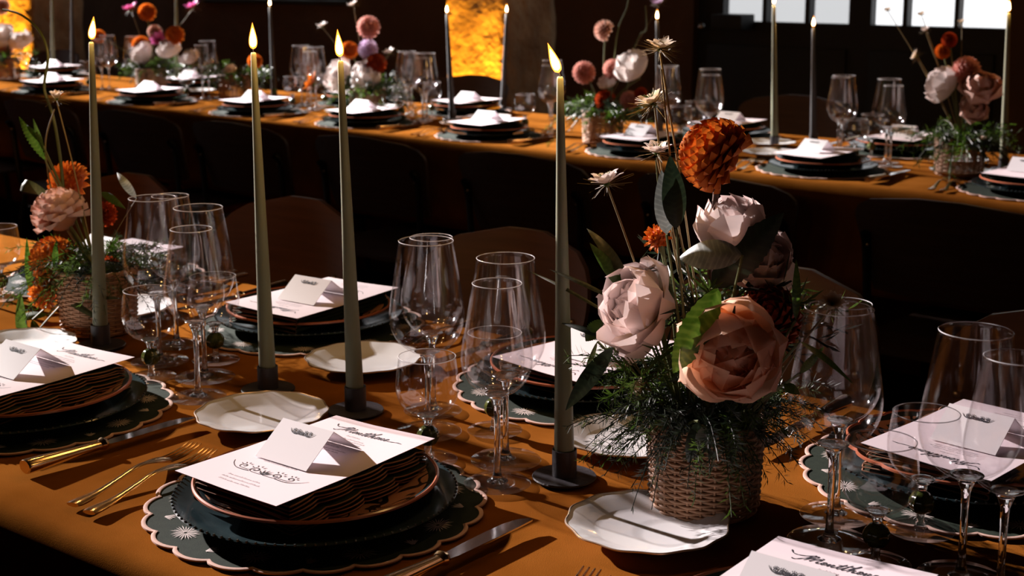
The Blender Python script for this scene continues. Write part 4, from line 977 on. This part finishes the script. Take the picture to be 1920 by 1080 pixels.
arrangement(690, 218, [('peony', 640, 146, 30, L_, 'p_white', 'pale peony at the left of the pink bouquet'), ('peony', 690, 152, 32, (.1, -.6, .6), 'p_white', 'pale peony at the front of the pink bouquet'), ('ball', 691, 51, 22, C_, 'p_pink', 'pink ball dahlia at the top of its bouquet'), ('ball', 690, 92, 19, U_, 'p_lilac', 'lilac scabious under the pink ball dahlia'), ('ball', 655, 94, 17, C_, 'p_orange', 'orange bloom beside the third near flame'), ('ball', 706, 119, 19, C_, 'p_red', 'rust bloom at the right of the pink bouquet'),
    ('wisp', 588, 158, 26, L_, 'p_orange', 'orange daisy left of the pale peonies'), ('wisp', 662, 10, 14, U_, 'p_white', 'white wispy flower at the top edge'), ('wisp', 604, 50, 14, U_, 'p_white', 'white wispy flower left of the third near flame'), ('wisp', 730, 100, 16, U_, 'p_white', 'silver-white bloom right of the pink bouquet')], 'under the pink bouquet', seed=23)
B3, T3 = arrangement(1130, 268, [('ball', 1133, 57, 20, L_, 'p_peach', 'salmon ball dahlia on a tall stem'), ('ball', 1095, 136, 22, C_, 'p_pink', 'salmon ball dahlia right of the rightmost near flame'), ('ball', 1150, 130, 20, C_, 'p_pink', 'dusky pink scabious in the salmon bouquet'), ('peony', 1190, 133, 34, (-.5, -.3, .8), 'p_white', 'pale pink peony at the right of the salmon bouquet'), ('peony', 1140, 158, 16, U_, 'p_white', 'small white bloom in the salmon bouquet'),
    ('ball', 1135, 188, 20, C_, 'p_red', 'dark rose bloom low in the salmon bouquet'), ('ball', 1180, 188, 18, C_, 'p_pink', 'rose bloom low at the right of the salmon bouquet'), ('ball', 1202, 176, 13, C_, 'p_red', 'small scarlet bloom by the seedheads'), ('wisp', 1235, 8, 18, U_, 'p_lilac', 'lilac aster at the top edge above the wispy seedheads')], 'under the salmon bouquet', seed=24)
arrangement(1797, 328, [('peony', 1775, 163, 34, L_, 'p_white', 'blush peony at the left of the right-hand bouquet'), ('peony', 1838, 170, 36, (.3, -.6, .6), 'p_peach', 'peach peony at the right of the right-hand bouquet'), ('ball', 1812, 132, 27, C_, 'p_pink', 'coral dahlia on top of the right-hand bouquet'), ('ball', 1780, 75, 15, C_, 'p_red', 'scarlet bloom high on the right-hand bouquet'), ('ball', 1768, 96, 15, C_, 'p_orange', 'orange bloom under the scarlet one'), ('peony', 1825, 205, 26, C_, 'p_peach', 'shaded peach bloom low in the right-hand bouquet'),
    ('wisp', 1735, 58, 12, U_, 'p_white', 'dry white flower before the bright panes'), ('wisp', 1718, 105, 14, L_, 'p_cream', 'cream wispy flower left of the right-hand bouquet'), ('wisp', 1665, 20, 10, U_, 'p_cream', 'dark bud against the bright panes'), ('wisp', 1728, 28, 10, U_, 'p_cream', 'small twig against the middle bright pane'), ('wisp', 1803, 42, 10, U_, 'p_cream', 'small twig against the right bright pane')], 'of the right-hand bouquet', seed=25)
arrangement(12, 150, [('peony', 10, 72, 26, L_, 'p_white', 'white bloom at the left edge'), ('peony', 40, 82, 22, U_, 'p_white', 'white bloom next to the left edge'), ('ball', 8, 95, 16, C_, 'p_pink', 'pink bloom at the left edge'), ('ball', 2, 12, 16, C_, 'p_peach', 'peach bloom at the upper left corner')], 'at the left edge', 48, 26)
wire_stem([(1145, 180), (1152, 100), (1160, 50), (1175, 15), (1180, -20)], B3.y, .0035, 'stem_green', T3, 'tall curving green stem of the salmon bouquet', 'stems of the salmon bouquet')
wire_stem([(1170, 180), (1186, 100), (1200, 65), (1212, 55), (1210, 10)], B3.y, .0035, 'stem_green', T3, 'second curving stem bending toward the wispy seedheads', 'stems of the salmon bouquet')
